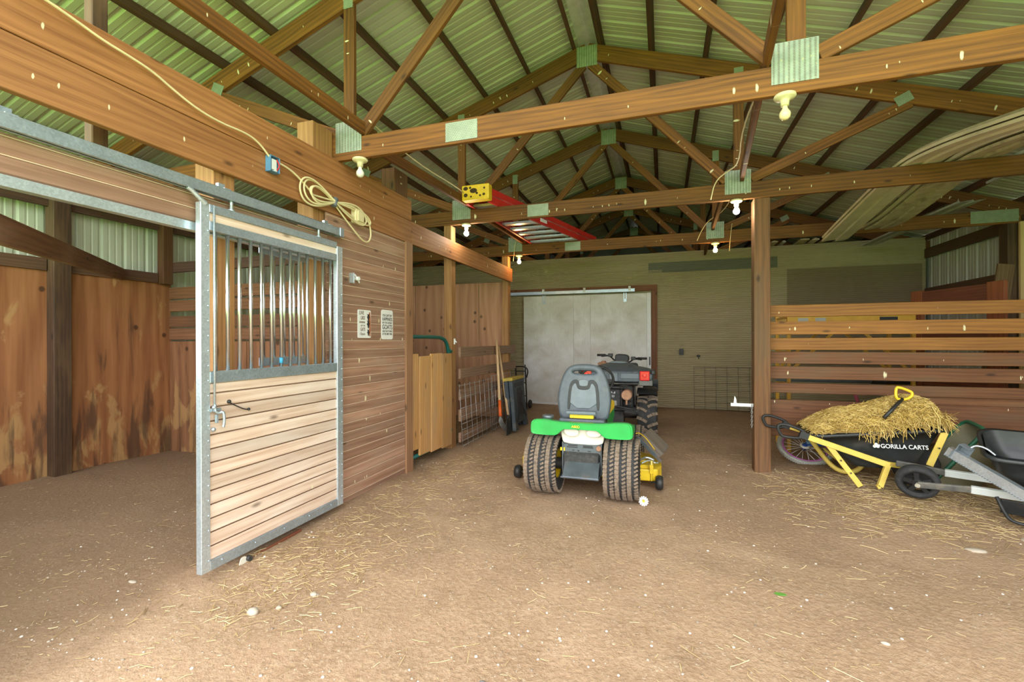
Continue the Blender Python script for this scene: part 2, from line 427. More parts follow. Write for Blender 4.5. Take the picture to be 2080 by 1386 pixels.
M_CREAM = plain('cream_cable', (.72,.62,.36), .5, 0., .08)
M_PORC = plain('lamp_porcelain', (.74,.68,.40), .35, 0., .12, 18.)
M_BULB = plain('unlit_white_bulb', (.82,.82,.72), .25, 0., .03)
M_BULBY = plain('unlit_yellowed_bulb', (.83,.70,.40), .25, 0., .05)
M_BLUE = plain('blue_plastic', (.10,.22,.36), .45, 0., .12, 12., ((.3,.28,.22), .4))
M_BLUEM = plain('blue_bike_paint', (.02,.08,.38), .3, 0., .08)
M_PURP = plain('purple_rim_paint', (.48,.14,.40), .35, 0., .08)
M_PINK = plain('pink_grip', (.55,.11,.16), .5, 0., .08)
M_TYREW = plain('grey_white_tyre', (.42,.42,.37), .7, 0., .12, 20.)
M_TAN = plain('tan_green_tub', (.24,.22,.13), .55, 0., .2, 8., ((.10,.12,.06), .5))
M_VINYL = plain('beige_vinyl_siding', (.62,.54,.37), .5, 0., .12, 5., ((.24,.2,.12), .35))
M_VINYLD = plain('dusty_vinyl_siding', (.46,.385,.24), .7, 0., .2, 12., ((.17,.13,.08), .6))
M_VINYLG = plain('grey_vinyl_siding', (.40,.42,.36), .5, 0., .12, 6.)
M_SCAF = plain('yellow_scaffold_paint', (.62,.34,.025), .45, 0., .12, 12., ((.25,.14,.03), .4))
M_ORANGE = plain('orange_ferrule', (.75,.13,.02), .4, 0., .05)
M_WIRE = plain('galvanised_wire', (.48,.50,.50), .45, .6, .1)
M_INK = plain('black_ink', (.02,.02,.022), .6, 0., .02)
M_INKB = plain('brown_ink', (.10,.05,.035), .6, 0., .1)
M_RUSTP = plain('sign_rust_print', (.38,.12,.045), .5, 0., .35, 40.)
M_SIGN = plain('sign_enamel', (.80,.80,.78), .35, 0., .04, 14.)
M_BOXBLUE = plain('blue_outlet_box', (.10,.25,.42), .45, 0., .1)
M_STONE = plain('pale_stone', (.46,.40,.32), .85, 0., .2, 18.); M_STONED = plain('grey_stone', (.20,.19,.18), .85, 0., .25, 18.)
M_LEAF = plain('green_leaf', (.12,.33,.05), .5, 0., .1)
M_PETAL = plain('white_petal', (.82,.82,.84), .5, 0., .03)
M_DARKIN = plain('dirty_dark_metal', (.045,.045,.045), .55, .3, .4, 25., ((.16,.14,.12), .5))
def straw(name, a, b, c):
    g = G(name); r = g.n('NewGeometry', out=8)
    return g.bsdf(g.ramp(r, [(0., a), (.5, b), (1., c)]), .6)
M_STRAW = straw('loose_straw', (.24,.14,.03), (.55,.365,.08), (.86,.67,.26))
M_STRAWF = straw('floor_straw', (.26,.165,.065), (.48,.34,.145), (.74,.60,.32))
M_PEBB = straw('floor_pebbles', (.20,.15,.11), (.45,.38,.30), (.78,.74,.68))
def glow(name, c, s):
    g = G(name); e = g.n('Emission', {'Color': (*c, 1), 'Strength': s}); g.t.links.new(e, g.out.inputs[0]); return g.mat
M_LITC = glow('lit_cool_bulb', (1., .93, .80), 95.)
M_LITW = glow('lit_warm_bulb', (1., .55, .20), 85.)

W_CORNER = wood('corner_board', (.38,.20,.10), (.20,.10,.05), 'z', val=.2)
W_STALLT = wood('stall_angled_timber', (.22,.115,.06), (.09,.045,.025), val=.3, grey=((.28,.2,.14), .4))
W_DIV = wood('divider_board', (.26,.12,.055), (.12,.055,.025), val=.4)
W_DARK2 = wood('dark_divider', (.14,.075,.04), (.06,.03,.018), val=.3)
W_FRAMEX = wood('door_frame_head', (.27,.11,.05), (.13,.05,.022), val=.2)
W_FRAMEZ = wood('door_frame_jamb', (.27,.11,.05), (.13,.05,.022), 'z', val=.2)
W_DARKX = wood('dark_plank', (.14,.075,.04), (.06,.03,.018), val=.3)
W_REDZ = wood('red_brown_stile', (.30,.09,.03), (.15,.04,.015), 'z', val=.2)
W_POSTD2 = wood('brown_leaning_plank', (.24,.14,.06), (.12,.07,.03), val=.2)
M_STRAWD = plain('straw_underlayer', (.26,.165,.05), .9, 0., .4, 40.)
M_TANB = plain('tan_axle_cap', (.45,.42,.33), .5)
M_DUSTP = plain('dusty_black_sleeve', (.10,.10,.09), .7, 0., .3, 18., ((.26,.22,.17), .5))
M_PGREY = plain('pale_grey_rail_paint', (.58,.62,.61), .45, 0., .06, 9.)
M_RIMG = plain('green_tub_rim', (.02,.14,.07), .45, 0., .1)
M_SKY = plain('pale_blue_guard', (.30,.52,.66), .4, 0., .08)
M_RUST2 = plain('pale_rust', (.50,.28,.17), .85, 0., .2, 20.)
M_DUSTM = plain('dusty_engine_casting', (.34,.32,.28), .6, .2, .5, 40.)
M_DARKHOLE = plain('dark_hole', (.06,.035,.01), .9)
M_BLUEG = plain('blue_black_plastic', (.045,.06,.075), .5, 0., .2, 16., ((.16,.15,.12), .5))
M_YELDUST = plain('dusty_yellow_top', (.46,.34,.05), .6, 0., .15, 20., ((.25,.2,.1), .6))
M_LINE = plain('pale_plank_edge', (.62,.46,.32), .8, 0., .1)
M_LINED = plain('dark_plank_gap', (.13,.065,.035), .9, 0., .1)
M_GREYD = plain('dull_grey_plate', (.16,.165,.15), .6, 0., .15)

# ---------------------------------------------------------------- the building
X0 = -.79                      # ridge
TY = [2.96, 5.04, 7.15, 9.32, 11.45, 13.6]     # front faces of the trusses
ZC = 2.70                      # underside of the bottom chords
XL, XR = -5.71, 4.13
YF, YB = .55, 14.3
def ztop(x): return 4.575 - .333*abs(x - X0)

def fz(x, y):
    """height of the trodden ground"""
    h = .016*noise.noise(Vector((x*.9, y*.9, 3.))) + .008*noise.noise(Vector((x*3.1, y*3.1, 9.))) + .0035*noise.noise(Vector((x*11, y*11, 1.)))
    h -= .012
    # litter heaped up along the fence and along the stall front
    h += .070*math.exp(-((y-4.85)/.62)**2)*max(0, min(1, (x-.9)/.6))
    h += .03*math.exp(-((x+2.35)/.22)**2)*max(0, min(1, (4.2-y)/.6))*max(0, min(1, (y-1.6)/.5))
    # a shallow scrape in front of the stall door
    h -= .03*math.exp(-(((x+1.95)/.28)**2 + ((y-1.95)/.35)**2))
    return h

b = MB(); nx, ny = 190, 200
xa_, xb_ = XL-.14, XR+.10; xs = [xa_ + (xb_-xa_)*i/nx for i in range(nx+1)]; ys = [YF + (9.36-YF)*j/ny for j in range(ny+1)]
b.add([(x, y, fz(x, y)) for y in ys for x in xs], [(j*(nx+1)+i, j*(nx+1)+i+1, (j+1)*(nx+1)+i+1, (j+1)*(nx+1)+i) for j in range(ny) for i in range(nx)], 0, True)
b.add([(xa_, 9.36, -.02), (xb_, 9.36, -.02), (xb_, YB, -.02), (xa_, YB, -.02)], [(0,1,2,3)])
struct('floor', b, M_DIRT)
b = MB().add([(-40, -45, -.06), (40, -45, -.06), (40, YF-1.6, -.06), (-40, YF-1.6, -.06)], [(0,1,2,3)])
struct('ground_field', b, M_GRASS)
b = MB().add([(-40, YF-1.6, -.055), (40, YF-1.6, -.055), (40, YF+.1, -.055), (-40, YF+.1, -.055)], [(0,1,2,3)])
struct('ground_yard', b, M_DIRT)

def ribs(a0, a1, pitch=.229):
    """offsets along a ribbed steel sheet: (position, lift)"""
    out = []; a = a0
    while a < a1:
        for p, h in ((0, 0), (.014, .019), (.034, .019), (.048, 0), (.090, 0), (.096, .004), (.108, .004), (.114, 0), (.158, 0), (.164, .004), (.176, .004), (.182, 0)):
            if a+p < a1: out.append((a+p, h))
        a += pitch
    out.append((a1, 0)); return out
ZS = .095                     # sheet above the top chords
for nm, sg in (('ceiling_left', -1), ('ceiling_right', 1)):
    b = MB(); R = ribs(YF-.15, YB)
    xa, xb = X0 + sg*.11, X0 + sg*5.25
    b.add([(x, y, ztop(x)+ZS+h) for x in (xa, xb) for y, h in R], [(i, i+1, len(R)+i+1, len(R)+i) for i in range(len(R)-1)])
    struct(nm, b, M_ROOF)
zr = ztop(X0)+ZS
b = MB().add([(X0+d, y, zr+.012-.333*abs(d)) for y in (YF-.15, YB) for d in (-.24, 0, .24)], [(0,1,4,3), (1,2,5,4)])
struct('trim_ridge', b, M_RIDGE)

def sidewall(name, x, mat, z1, out):
    b = MB(); R = ribs(YF, YB)
    b.add([(x + out*h, y, z) for z in (-.05, z1) for y, h in R], [(i, i+1, len(R)+i+1, len(R)+i) for i in range(len(R)-1)])
    return struct(name, b, mat)
sidewall('wall_left', XL-.09, M_SIDE, 2.98, -1)
sidewall('wall_right', XR+.05, M_SIDER, 2.98, 1)
b = MB().prism([(XL-.09, 0), (XR+.05, 0), (XR+.05, ztop(XR)+.07), (X0, ztop(X0)+.085), (XL-.09, ztop(XL-.09)+.07)], 'y', YB-.03, YB-.01); struct('wall_far', b, M_CORRD)
# unseen front wall beside the open doorway, cut low to light the near stall
b = MB(); R_ = ribs(XL-.09, -2.62); b.add([(x, YF-h, z) for z in (0., 1.25) for x, h in R_], [(i, i+1, len(R_)+i+1, len(R_)+i) for i in range(len(R_)-1)]); struct('wall_front', b, M_SIDE)

def corrugated(x0, x1, y, z0, z1, lift=0.):
    b = MB(); p = .034; n = int((z1-z0)/p*8); A = .0065
    r = [(z0+(z1-z0)*i/n, A*math.sin(2*PI*(z0+(z1-z0)*i/n)/p)) for i in range(n+1)]
    b.add([(x, y-lift+h, z) for x in (x0, x1) for z, h in r], [(i, i+1, n+1+i+1, n+1+i) for i in range(n)], 0, True)
    b.add([(x, y-lift+h-.0015, z) for x in (x0, x1) for z, h in r], [(i, i+1, n+1+i+1, n+1+i) for i in range(n)], 0, True) if lift else None
    return b
YW = 9.30
struct('wall_back', corrugated(XL, XR-.02, YW, 0., 2.99), M_CORR)
def sheet(x0, x1, z0, z1, mat, label, lift):
    o = corrugated(x0, x1, YW, z0, z1, lift).build('corrugated_sheet', mat)
    return tag(o, label, 'metal sheet', 'patch sheets on the back wall')
sheet(-.27, 1.95, 2.602, 2.80, M_CORRD, 'dark grey-green corrugated strip high on the back wall', .008)
sheet(2.10, 4.06, .60, 2.56, M_CORRB, 'brownish corrugated sheet on the back wall behind the board fence', .008)
sheet(-2.62, -.02, 2.44, 2.66, M_CORR, 'olive corrugated strip above the white sliding door', .008)

# ---------------------------------------------------------------- trusses
def truss(y):
    root = thing('roof_truss', 'x', 'truss', (X0, y, ZC), group='roof trusses'); off = (X0, y, ZC); t = .038; yc = y+t/2
    P = lambda x, z: (X0+x, yc, z)
    bo = beam('bottom_chord', P(-4.9, ZC+.084), P(4.9, ZC+.084), .168, t, W_TRUSS, root, off)
    for s in (-1, 1):
        cz = lambda d: ztop(X0+s*d) - .09
        beam('top_chord', P(0, cz(0)), P(s*5.15, cz(5.15)), .17, t, W_TRUSS, root, off)
        e = .0015*s
        def web(a, c, k):
            p = Vector(P(*a)); q = Vector(P(*c)); p.y += k; q.y += k
            beam('web_brace', p, q, .095, t-.004, W_TRUSS, root, off, up=(0,0,1) if abs(a[0]-c[0]) > .1 else (1,0,0))
        web((s*1.40, ZC+.20), (s*.04, 4.34), 0)
        web((s*1.51, ZC+.16), (s*1.51, ztop(X0+1.51)-.17), 0)
        web((s*1.62, ZC+.20), (s*2.92, ztop(X0+2.92)-.16), 0)
    def gp(x, z, w, h, mat=M_PLATE, tilt=0.):
        q = MB().box(-w/2, w/2, -.0025, 0, -h/2, h/2)
        M = Matrix.Translation((x, -.001, z-ZC)) @ Matrix.Rotation(tilt, 4, 'Y')
        q.build('gusset_plate', mat, root, M=M)
    gp(0, 4.425, .225, .225); gp(-1.51, ZC+.175, .235, .235); gp(1.50, ZC+.175, .235, .235)
    gp(-.56, ZC+.084, .245, .135, M_PLATE2)
    for s in (-1, 1):
        gp(s*4.63, ZC+.10, .46, .15, M_PLATE2)
        gp(s*1.51, ztop(X0+1.51)-.13, .085, .15, M_PLATE2)
        gp(s*2.86, ztop(X0+2.86)-.145, .13, .09, M_PLATE2, -s*.45)
    return root
T = truss(TY[0])
T['label'] = 'nearest roof truss, its chord crossing the top of the view'
for y, lb in zip(TY[1:], ('second roof truss from the front, the one carried by the wooden aisle post',
                          'third roof truss, chord just in front of the corrugated back wall',
                          'fourth roof truss, standing above the top of the back wall',
                          'fifth roof truss, in the dark behind the back wall',
                          'last small roof truss deep in the dark beyond the back wall')):
    c = copy_tree(T); c.location = (X0, y, ZC); c['label'] = lb
ORD = ['first', 'second', 'third', 'fourth', 'fifth', 'sixth', 'seventh', 'eighth', 'ninth', 'tenth']
for s, nm in ((-1, 'left'), (1, 'right')):
    for k in range(10):
        d = .15 + .53*k; x = X0 + s*d
        o = beam('roof_purlin', (x, YF-.1, ztop(x)+.044), (x, YB, ztop(x)+.044), .085, .04, W_TRUSS, up=(s*.316, 0, .949), bevel=0)
        o.data.materials.clear(); o.data.materials.append(W_PURLIN2)
        tag(o, f'dark roof purlin on the {nm} slope, {ORD[k]} one down from the ridge', 'purlin', 'purlins under the roof')
for p0, p1, lb in (((-2.14, YF, 2.92), (-2.17, 3.12, 2.92), 'long brace on the chords above the stall wall, nearest the viewer'),
                   ((-2.30, 2.98, 2.92), (-2.16, 5.25, 2.92), 'long brace between the first and second truss on the left'),
                   ((-2.22, 5.06, 2.92), (-2.16, 7.4, 2.92), 'long brace lying beside the red ladder, second to third truss'),
                   ((.42, 1.2, 2.92), (.76, 5.2, 2.92), 'long brace running back from the large nail plate at upper right'),
                   ((.62, 5.06, 2.92), (.74, 9.2, 2.92), 'long brace behind the aisle post on the right, second to fourth truss')):
    tag(beam('truss_brace', p0, p1, .09, .038, W_TRUSS), lb, 'brace', 'braces tying the trusses together')

# ---------------------------------------------------------------- stall front on the left
XF = -2.40
def board_y(name, y0, y1, z0, z1, mat, label, cat, xf=XF, th=.038, group=None, bevel=.003):
    yc = (y0+y1)/2; zc = (z0+z1)/2; L = y1-y0; H = z1-z0
    o = MB().box(-th, 0, -L/2, L/2, -H/2, H/2).build(name, mat, None, (xf, yc, zc), bevel)
    return tag(o, label, cat, group)
board_y('header_board', YF, 4.058, 2.503, 2.708, W_HEAD, 'upper of the two wide header boards over the stall front', 'header board', group='header boards of the stalls')
board_y('header_board', YF, 4.056, 2.276, 2.498, W_HEAD, 'lower wide header board carrying the coiled cable', 'header board', group='header boards of the stalls')
board_y('header_board', 4.062, 7.30, 2.276, 2.500, W_HEAD, 'header board over the far stall with the green gate', 'header board', group='header boards of the stalls')

def post(x0, x1, y0, y1, z0, z1, mat, label, group='wooden posts', name='wooden_post'):
    o = MB().box(-(x1-x0)/2, (x1-x0)/2, -(y1-y0)/2, (y1-y0)/2, 0, z1-z0).build(name, mat, None, ((x0+x1)/2, (y0+y1)/2, z0), .005)
    return tag(o, label, 'post', group)
post(-2.59, -2.445, 1.955, 2.095, -.05, 2.70, W_POSTL, 'post seen through the left bars of the sliding stall door')
post(-2.59, -2.445, 2.74, 2.955, -.05, 2.93, W_POSTL, 'post at the left end of the nearest truss, behind the stall door')
post(-2.59, -2.445, 3.82, 4.06, -.05, 2.97, W_POST, 'post at the far corner of the planked stall wall')
post(-2.66, -2.60, 1.455, 1.525, 2.20, 3.9, W_POSTD, 'dark hanger post rising behind the header at far left', name='hanger_post')

# planked wall
def planks(y0, y1, z0, z1, xf, th=.02, p=.0735, line=0):
    b = MB(); z = z0; k = 0
    while z < z1-.005:
        t = min(z+p, z1); q = .006
        b.prism([(-th+0, z-z0), (0-q, z-z0), (0, z-z0+q), (0, t-z0-q), (-q, t-z0-.0008), (-th, t-z0-.0008)], 'y', 0, y1-y0)
        if line and z > z0: b.box(-.004, line, 0, y1-y0, z-z0-.0028, z-z0+.0022, 1)
        z += p
    return b
def plankwall(name, y0, y1, z0, z1, xf, mat=None):
    b = planks(y0, y1, z0, z1, xf, line=.0003)
    o = b.build(name, [mat or W_PLANK, M_LINE], None, (xf, y0, z0)); o['kind'] = 'structure'; return o
plankwall('wall_stall_front', 2.842, 3.932, -.02, 2.276, XF-.006)
plankwall('wall_stall_low', 2.10, 2.735, -.02, 1.10, XF-.07)
plankwall('wall_stall_head', YF, 2.838, 1.945, 2.105, XF+.001)
board_y('corner_board', 3.934, 4.06, -.03, 2.274, W_CORNER, 'vertical corner board ending the planked stall wall', 'trim board', xf=XF+.012)
tag(MB().box(-.012, .006, 0, 2.93-YF, -.0225, .0225).box(-.04, -.012, 0, 2.93-YF, -.0225, -.0195).build('edge_channel', M_GALVB, None, (XF+.006, YF, 1.9175), .001),
    'bright galvanised channel edging the boards over the stall doorway', 'metal channel')
# header rail that the door rolls on
r = thing('door_track', 'galvanised sliding door track above the stall doorway', 'door track', (-2.33, YF, 2.10))
b = MB().box(-.045, .004, 0, 2.93-YF, .050, .056).box(0, .004, 0, 2.93-YF, 0, .056).box(-.045, -.041, 0, 2.93-YF, 0, .05).box(-.014, 0, 0, 2.93-YF, 0, .004).box(-.045, -.031, 0, 2.93-YF, 0, .004)
b.build('rail', M_GALV, r, bevel=.001)
MB().box(-.05, .009, 2.93-YF-.04, 2.93-YF+.003, -.006, .062).build('end_cap', M_GALV, r, bevel=.002)
for yy in (.5, 1.4, 2.25):
    MB().box(-.068, -.045, yy-.02, yy+.02, .01, .095).box(-.05, .0, yy-.02, yy+.02, .056, .062).build('bracket', M_GALV, r, bevel=.001)

# sliding stall door with bars
D = thing('sliding_stall_door', 'sliding stall door with steel bars above light planks and a galvanised frame', 'stall door', (-2.35, 1.79, .055))
H = 1.99; Wd = 1.135
def dpart(name, mat, y0, y1, z0, z1, x0=-.018, x1=.02):
    b = MB().box(x0, x1, y0, y1, z0, z1)
    return b.build(name, mat, D, bevel=.002)
st = [dpart('stile', M_GALVB, 0, .052, 0, H), dpart('stile', M_GALVB, Wd-.062, Wd, 0, H-.03)]
for i, yy in enumerate((.042, Wd-.012)):
    q = MB()
    for k in range(24): q.ball((.0205, yy, .06+k*.081), .005, 8)
    q.build('rivet', M_GALV, st[i])
dpart('top_rail', M_GALV, .052, Wd-.062, 1.946, 1.99); dpart('grille_rail', M_GALV, .052, Wd-.062, 1.848, 1.898)
dpart('middle_rail', M_GALV, .052, Wd-.062, 1.018, 1.080); br = dpart('bottom_rail', M_GALV, .052, Wd-.062, 0, .052)
q = MB()
for k in range(5): q.ball((.0205, .12+k*.22, .034), .005, 8)
q.build('rivet', M_GALV, br)
planks(0, Wd-.11, 0, .966, 0, .018, .0757, line=-.0015).build('plank_panel', [W_DOOR, M_LINED], D, (.008, .050, .052))
MB().box(-.009, .008, 0, Wd-.11, 0, .048).build('top_plank', W_DOOR, D, (.0, .050, 1.898), .002)
for k in range(13):
    MB().cyl((0, 0, 0), (0, 0, .77), .0105, 12).build('bar', M_CHROME, D, (0, .098+k*.0767, 1.079))
MB().cyl((.03, .070, .86), (.03, .070, 1.985), .0055, 8).build('latch_rod', M_GALVB, D)
b = MB().box(.018, .03, .052, .108, .862, .878).box(.03, .045, .070, .080, .80, .845)
b.tube(smooth_line([(.032, .07, .90), (.034, .07, .862), (.04, .088, .850), (.05, .108, .862), (.052, .11, .80), (.05, .104, .772)], 2), .007, 8)
b.ball((.026, .066, .765), .012, 10).ball((.03, .066, .885), .011, 10).build('latch', M_GALV, D)
for yy in (.20, .90):
    MB().cyl((0, yy, 1.98), (0, yy, 2.10), .009, 8).cyl((0, yy, 1.99), (0, yy, 2.0), .017, 6).build('hanger_bolt', M_GALVB, D)
MB().tube(smooth_line([(.021, .03, 1.985), (.02, .0, 2.0), (.015, -.04, 2.035), (.012, -.065, 2.045)], 2), .012, 6).build('catch_flap', M_GALVB, D)
b = MB().tube(smooth_line([(.014, .16, .905), (.018, .20, .88), (.016, .27, .845), (.013, .30, .842)], 1), .0035, 6).ball((.014, .17, .903), .012, 8).ball((.014, .30, .842), .009, 8)
b.build('tie_cord', M_BLK, D)
MB().cyl((0, 0, -.018), (0, 0, .018), .0112, 12).build('blue_tape', plain('blue_tape', (.05, .35, .62), .5), D, (0, .098+6*.0767, 1.12))
# floor guide under the door
b = MB().prism(smooth_poly([(-.03, .0), (.03, 0), (.025, .03), (.015, .055), (-.015, .055), (-.025, .03)], 1), 'x', 0, .006, 0).cyl((.0, .03, .035), (.025, .03, .035), .016, 10, m=1).box(-.01, .0, -.06, .06, -.03, .012)
tag(b.build('door_guide', [M_TANK, M_DARKIN], None, (-2.315, 2.03, -.005)), 'small floor guide roller under the sliding stall door', 'door guide')
tag(beam('wood_strip', (-2.325, 2.08, .012), (-2.34, 2.5, .016), .02, .015, W_RED), 'thin reddish wood strip on the ground under the stall door', 'wood strip')

# barred window behind the door
gr = thing('barred_window_grille', 'inner barred window grille seen through the stall door', 'grille', (-2.52, 2.34, 1.135))
for z in (0, .745): MB().box(-.01, .012, 0, .50, 0, .055).build('rail', M_GALV, gr, (0, 0, z), .002)
for k in range(6): MB().cyl((0, 0, 0), (0, 0, .70), .009, 10).build('bar', M_CHROME, gr, (0, .03+k*.088, .05))

# things fixed to the header and the wall
c = [(-2.372, y, z) for y, z in ((.9, 2.72), (1.173, 2.686), (1.262, 2.67), (1.37, 2.646), (1.449, 2.640), (1.578, 2.625), (1.672, 2.588), (1.802, 2.548), (1.946, 2.535), (2.107, 2.549), (2.20, 2.53), (2.285, 2.468))]
tag(MB().tube(smooth_line(c, 2), .006, 8).build('power_cable', M_CREAM), 'cream cable sagging along the header board to the outlet box', 'cable')
j = thing('outlet_box', 'open blue outlet box on the lower header board', 'outlet box', (XF+.001, 2.31, 2.432))
b = MB().box(0, .045, -.036, -.033, -.05, .05).box(0, .045, .033, .036, -.05, .05).box(0, .045, -.036, .036, -.05, -.047).box(0, .045, -.036, .036, .047, .05).box(0, .004, -.036, .036, -.05, .05)
b.build('box', M_BOXBLUE, j, bevel=.001)
MB().box(.004, .038, -.019, .019, -.034, .034).box(.0, .05, -.012, .012, -.046, -.038).build('receptacle', M_WHITE, j, bevel=.003)
MB().tube(smooth_line([(.03, .024, .04), (.05, .03, .0), (.03, .026, -.03)], 2), .004, 6).build('red_wire', M_REDL, j)
# bundled cable
cc = Vector((-2.378, 2.878, 2.352)); pts = []; n = 260
pts += smooth_line([(-2.375, 2.345, 2.462), (-2.372, 2.45, 2.452), (-2.37, 2.56, 2.405), (-2.372, 2.66, 2.345)], 2)
for i in range(n):
    t = 2*PI*4.5*i/n + .3; k = i/n
    s = math.sin(t)
    a = (.30+.05*math.sin(5*k+1)) if s < 0 else (.30+.14*math.sin(3.*k)**2)
    y = a*s; z = (.055+.02*math.sin(7*k))*math.sin(2*t)*(1.25 if s < 0 else .9) + (-.12*y if s > 0 else -.03*y)
    pts.append(cc + Vector((.008 + .016*abs(math.sin(t*.5+k*3)), y, z)))
pts += smooth_line([cc, cc+Vector((.01, .18, -.13)), cc+Vector((.012, .38, -.245)), cc+Vector((.014, .465, -.17)), cc+Vector((.014, .42, -.02)), cc+Vector((.012, .31, .02))], 3)
k = thing('coiled_cable', 'coil of cream cable tied in a figure eight on the header board', 'cable', tuple(cc))
MB().tube([p-cc for p in pts], .0068, 8).build('cord', M_CREAM, k)
MB().cyl((.012, -.012, -.03), (.012, .012, .032), .022, 10).build('tie', M_GREYL, k)
tag(MB().box(0, .05, -.055, .055, -.06, .05).box(.05, .062, -.04, .04, -.045, .04).build('wall_box', M_CREAM, None, (XF+.001, 3.165, 2.318), .01, 2), 'cream plastic box on the header board behind the coiled cable', 'junction box')
g = thing('door_stop', 'small galvanised stop bracket on the planked wall above the signs', 'bracket', (XF-.006, 3.13, 1.81))
MB().box(0, .004, -.03, .03, -.04, .04).box(0, .045, -.03, -.026, -.04, .04).build('plate', M_GALVB, g, bevel=.001)
MB().cyl((.0, .03, .0), (.05, .03, .0), .016, 8).bar((.03, .0, .03), (.03, .06, -.03), .006, .012).build('latch_tongue', M_WHITE, g)

# two signs
MS = lambda y, z: mat4((0,1,0), (0,0,1), (1,0,0), (.0052, 0, 0))
def sign(y0, y1, z0, z1, label, rr):
    s = thing('wall_sign', label, 'sign', (XF-.005, (y0+y1)/2, (z0+z1)/2), group='signs on the planked wall')
    w, h = (y1-y0)/2, (z1-z0)/2
    pl = []
    for cx, cy, a in ((w-rr, h-rr, 0), (-w+rr, h-rr, 90), (-w+rr, -h+rr, 180), (w-rr, -h+rr, 270)):
        for q in range(5): pl.append((cx+rr*math.cos(math.radians(a+q*22.5)), cy+rr*math.sin(math.radians(a+q*22.5))))
    MB().prism(pl, 'x', 0, .005).build('panel', M_SIGN, s, bevel=.0008)
    return s
s1 = sign(3.20, 3.378, 1.325, 1.562, 'rustic cow sign reading LIVE LIKE someone left the gate open', .012)
lettering('lettering', [('LIVE', -.038, .078, .030, .060), ('LIKE', -.022, .036, .030, .056), ('someone', -.032, .006, .015, .075), ('LEFT THE', -.022, -.022, .014, .058), ('GATE', -.022, -.060, .028, .064), ('Open', -.026, -.100, .026, .066)], M_INKB, s1, MS(0, 0))
# plain dark cattle heads down the right side, over a rusty band
b = MB().prism(smooth_poly([(.058, .10), (.084, .105), (.086, -.11), (.060, -.10), (.066, -.03), (.056, .03)], 1), 'x', .0050, .0056)
b.build('printed_band', M_RUSTP, s1)
b = MB()
for zc, sc in ((.055, 1.), (-.005, 1.15), (-.075, .95)):
    b.prism([(.05+u*sc*.9, zc+v*sc) for u, v in smooth_poly([(-.004, -.028), (.008, -.028), (.012, -.005), (.024, .010), (.014, .012), (.010, .022), (.022, .036), (.006, .028), (-.006, .028), (-.020, .034), (-.008, .020), (-.010, .010), (-.022, .006), (-.010, -.004)], 1)], 'x', .0056, .0062)
b.build('printed_cattle', M_INK, s1)
s2 = sign(3.535, 3.717, 1.313, 1.582, 'white sign about happiness and goats, right of the cow sign', .022)
lettering('lettering', [("YOU CAN'T BUY", 0, .073, .022, .152), ('HAPPINESS', 0, .034, .032, .158), ('BUT YOU CAN BUY', 0, .008, .018, .154), ('GOATS', 0, -.042, .042, .158), ("AND THAT'S KIND", 0, -.068, .018, .156), ('OF THE SAME THING', 0, -.094, .019, .156)], M_INK, s2, MS(0, 0))

# ---------------------------------------------------------------- inside the near stall
def ply(cx, cy, w, h, z0, axis, mat, label):
    b = MB().box(-.006, .006, -w/2, w/2, 0, h) if axis == 'y' else MB().box(-w/2, w/2, -.006, .006, 0, h)
    return tag(b.build('plywood_sheet', mat, None, (cx, cy, z0)), label, 'plywood', 'plywood sheets lining the stalls')
ply(XL+.012, 2.20, 1.22, 2.02, -.03, 'y', M_PLY, 'knotty plywood sheet left of the dark post in the near stall')
ply(XL+.012, 3.41, 1.16, 2.02, -.03, 'y', M_PLY, 'plywood sheet right of the dark post in the near stall')
ply(XL+.012, 1.08, 1.0, 2.02, -.03, 'y', M_PLY, 'plywood sheet at the left edge of the view in the near stall')
MPX2 = plywood('stall_end_plywood', (.34,.16,.075), (.20,.085,.035), 'x', .8)
ply(-5.09, 3.985, 1.22, 1.33, -.03, 'x', MPX2, 'plywood sheet in the far corner of the near stall')
ply(-3.86, 3.985, 1.22, 1.33, -.03, 'x', MPX2, 'plywood sheet behind the bars of the sliding stall door')
ply(-2.92, 3.985, .64, 1.33, -.03, 'x', MPX2, 'narrow plywood sheet beside the far corner post, inside the stall')
post(-5.72, -5.585, 2.81, 2.955, -.05, 2.75, W_POSTD, 'dark chewed post against the plywood in the near stall')
post(-5.70, -5.60, 3.84, 3.96, 1.98, 2.95, W_POST, 'short brown post above the plywood in the stall corner')
def girt(y0, y1, z0, z1, x, label):
    return board_y('wall_girt', y0, y1, z0, z1, W_DARK, label, 'girt', xf=x, group='girts on the side walls')
girt(YF, 2.80, 1.99, 2.11, XL+.045, 'dark girt above the plywood, left of the dark stall post')
girt(2.96, 3.83, 1.99, 2.105, XL+.045, 'brown girt above the plywood, right of the dark stall post')
girt(YF, 7.2, 2.615, 2.80, XL+.055, 'dark eave girt along the top of the left side wall')
girt(YF, YB, 2.64, 2.79, XR+.0, 'brown eave girt at the top of the right side wall')
girt(5.3, YB, 2.02, 2.14, XR+.0, 'brown girt under the bare steel on the right side wall')
tag(beam('stall_timber', (-2.47, .995, 1.762), (-5.68, 3.455, 2.045), .125, .04, W_STALLT), 'dark angled timber crossing the top of the near stall', 'timber')
for k, (z0, z1) in enumerate(((1.32, 1.455), (1.47, 1.60), (1.66, 1.79), (1.81, 1.945))):
    o = MB().box(-1.55, 1.55, -.019, .019, -(z1-z0)/2, (z1-z0)/2).build('divider_board', W_DIV, None, (-4.10, 3.96, (z0+z1)/2), .003)
    tag(o, ('lowest', 'second lowest', 'second highest', 'highest')[k]+' divider board across the back of the near stall', 'divider board', 'divider boards behind the near stall')
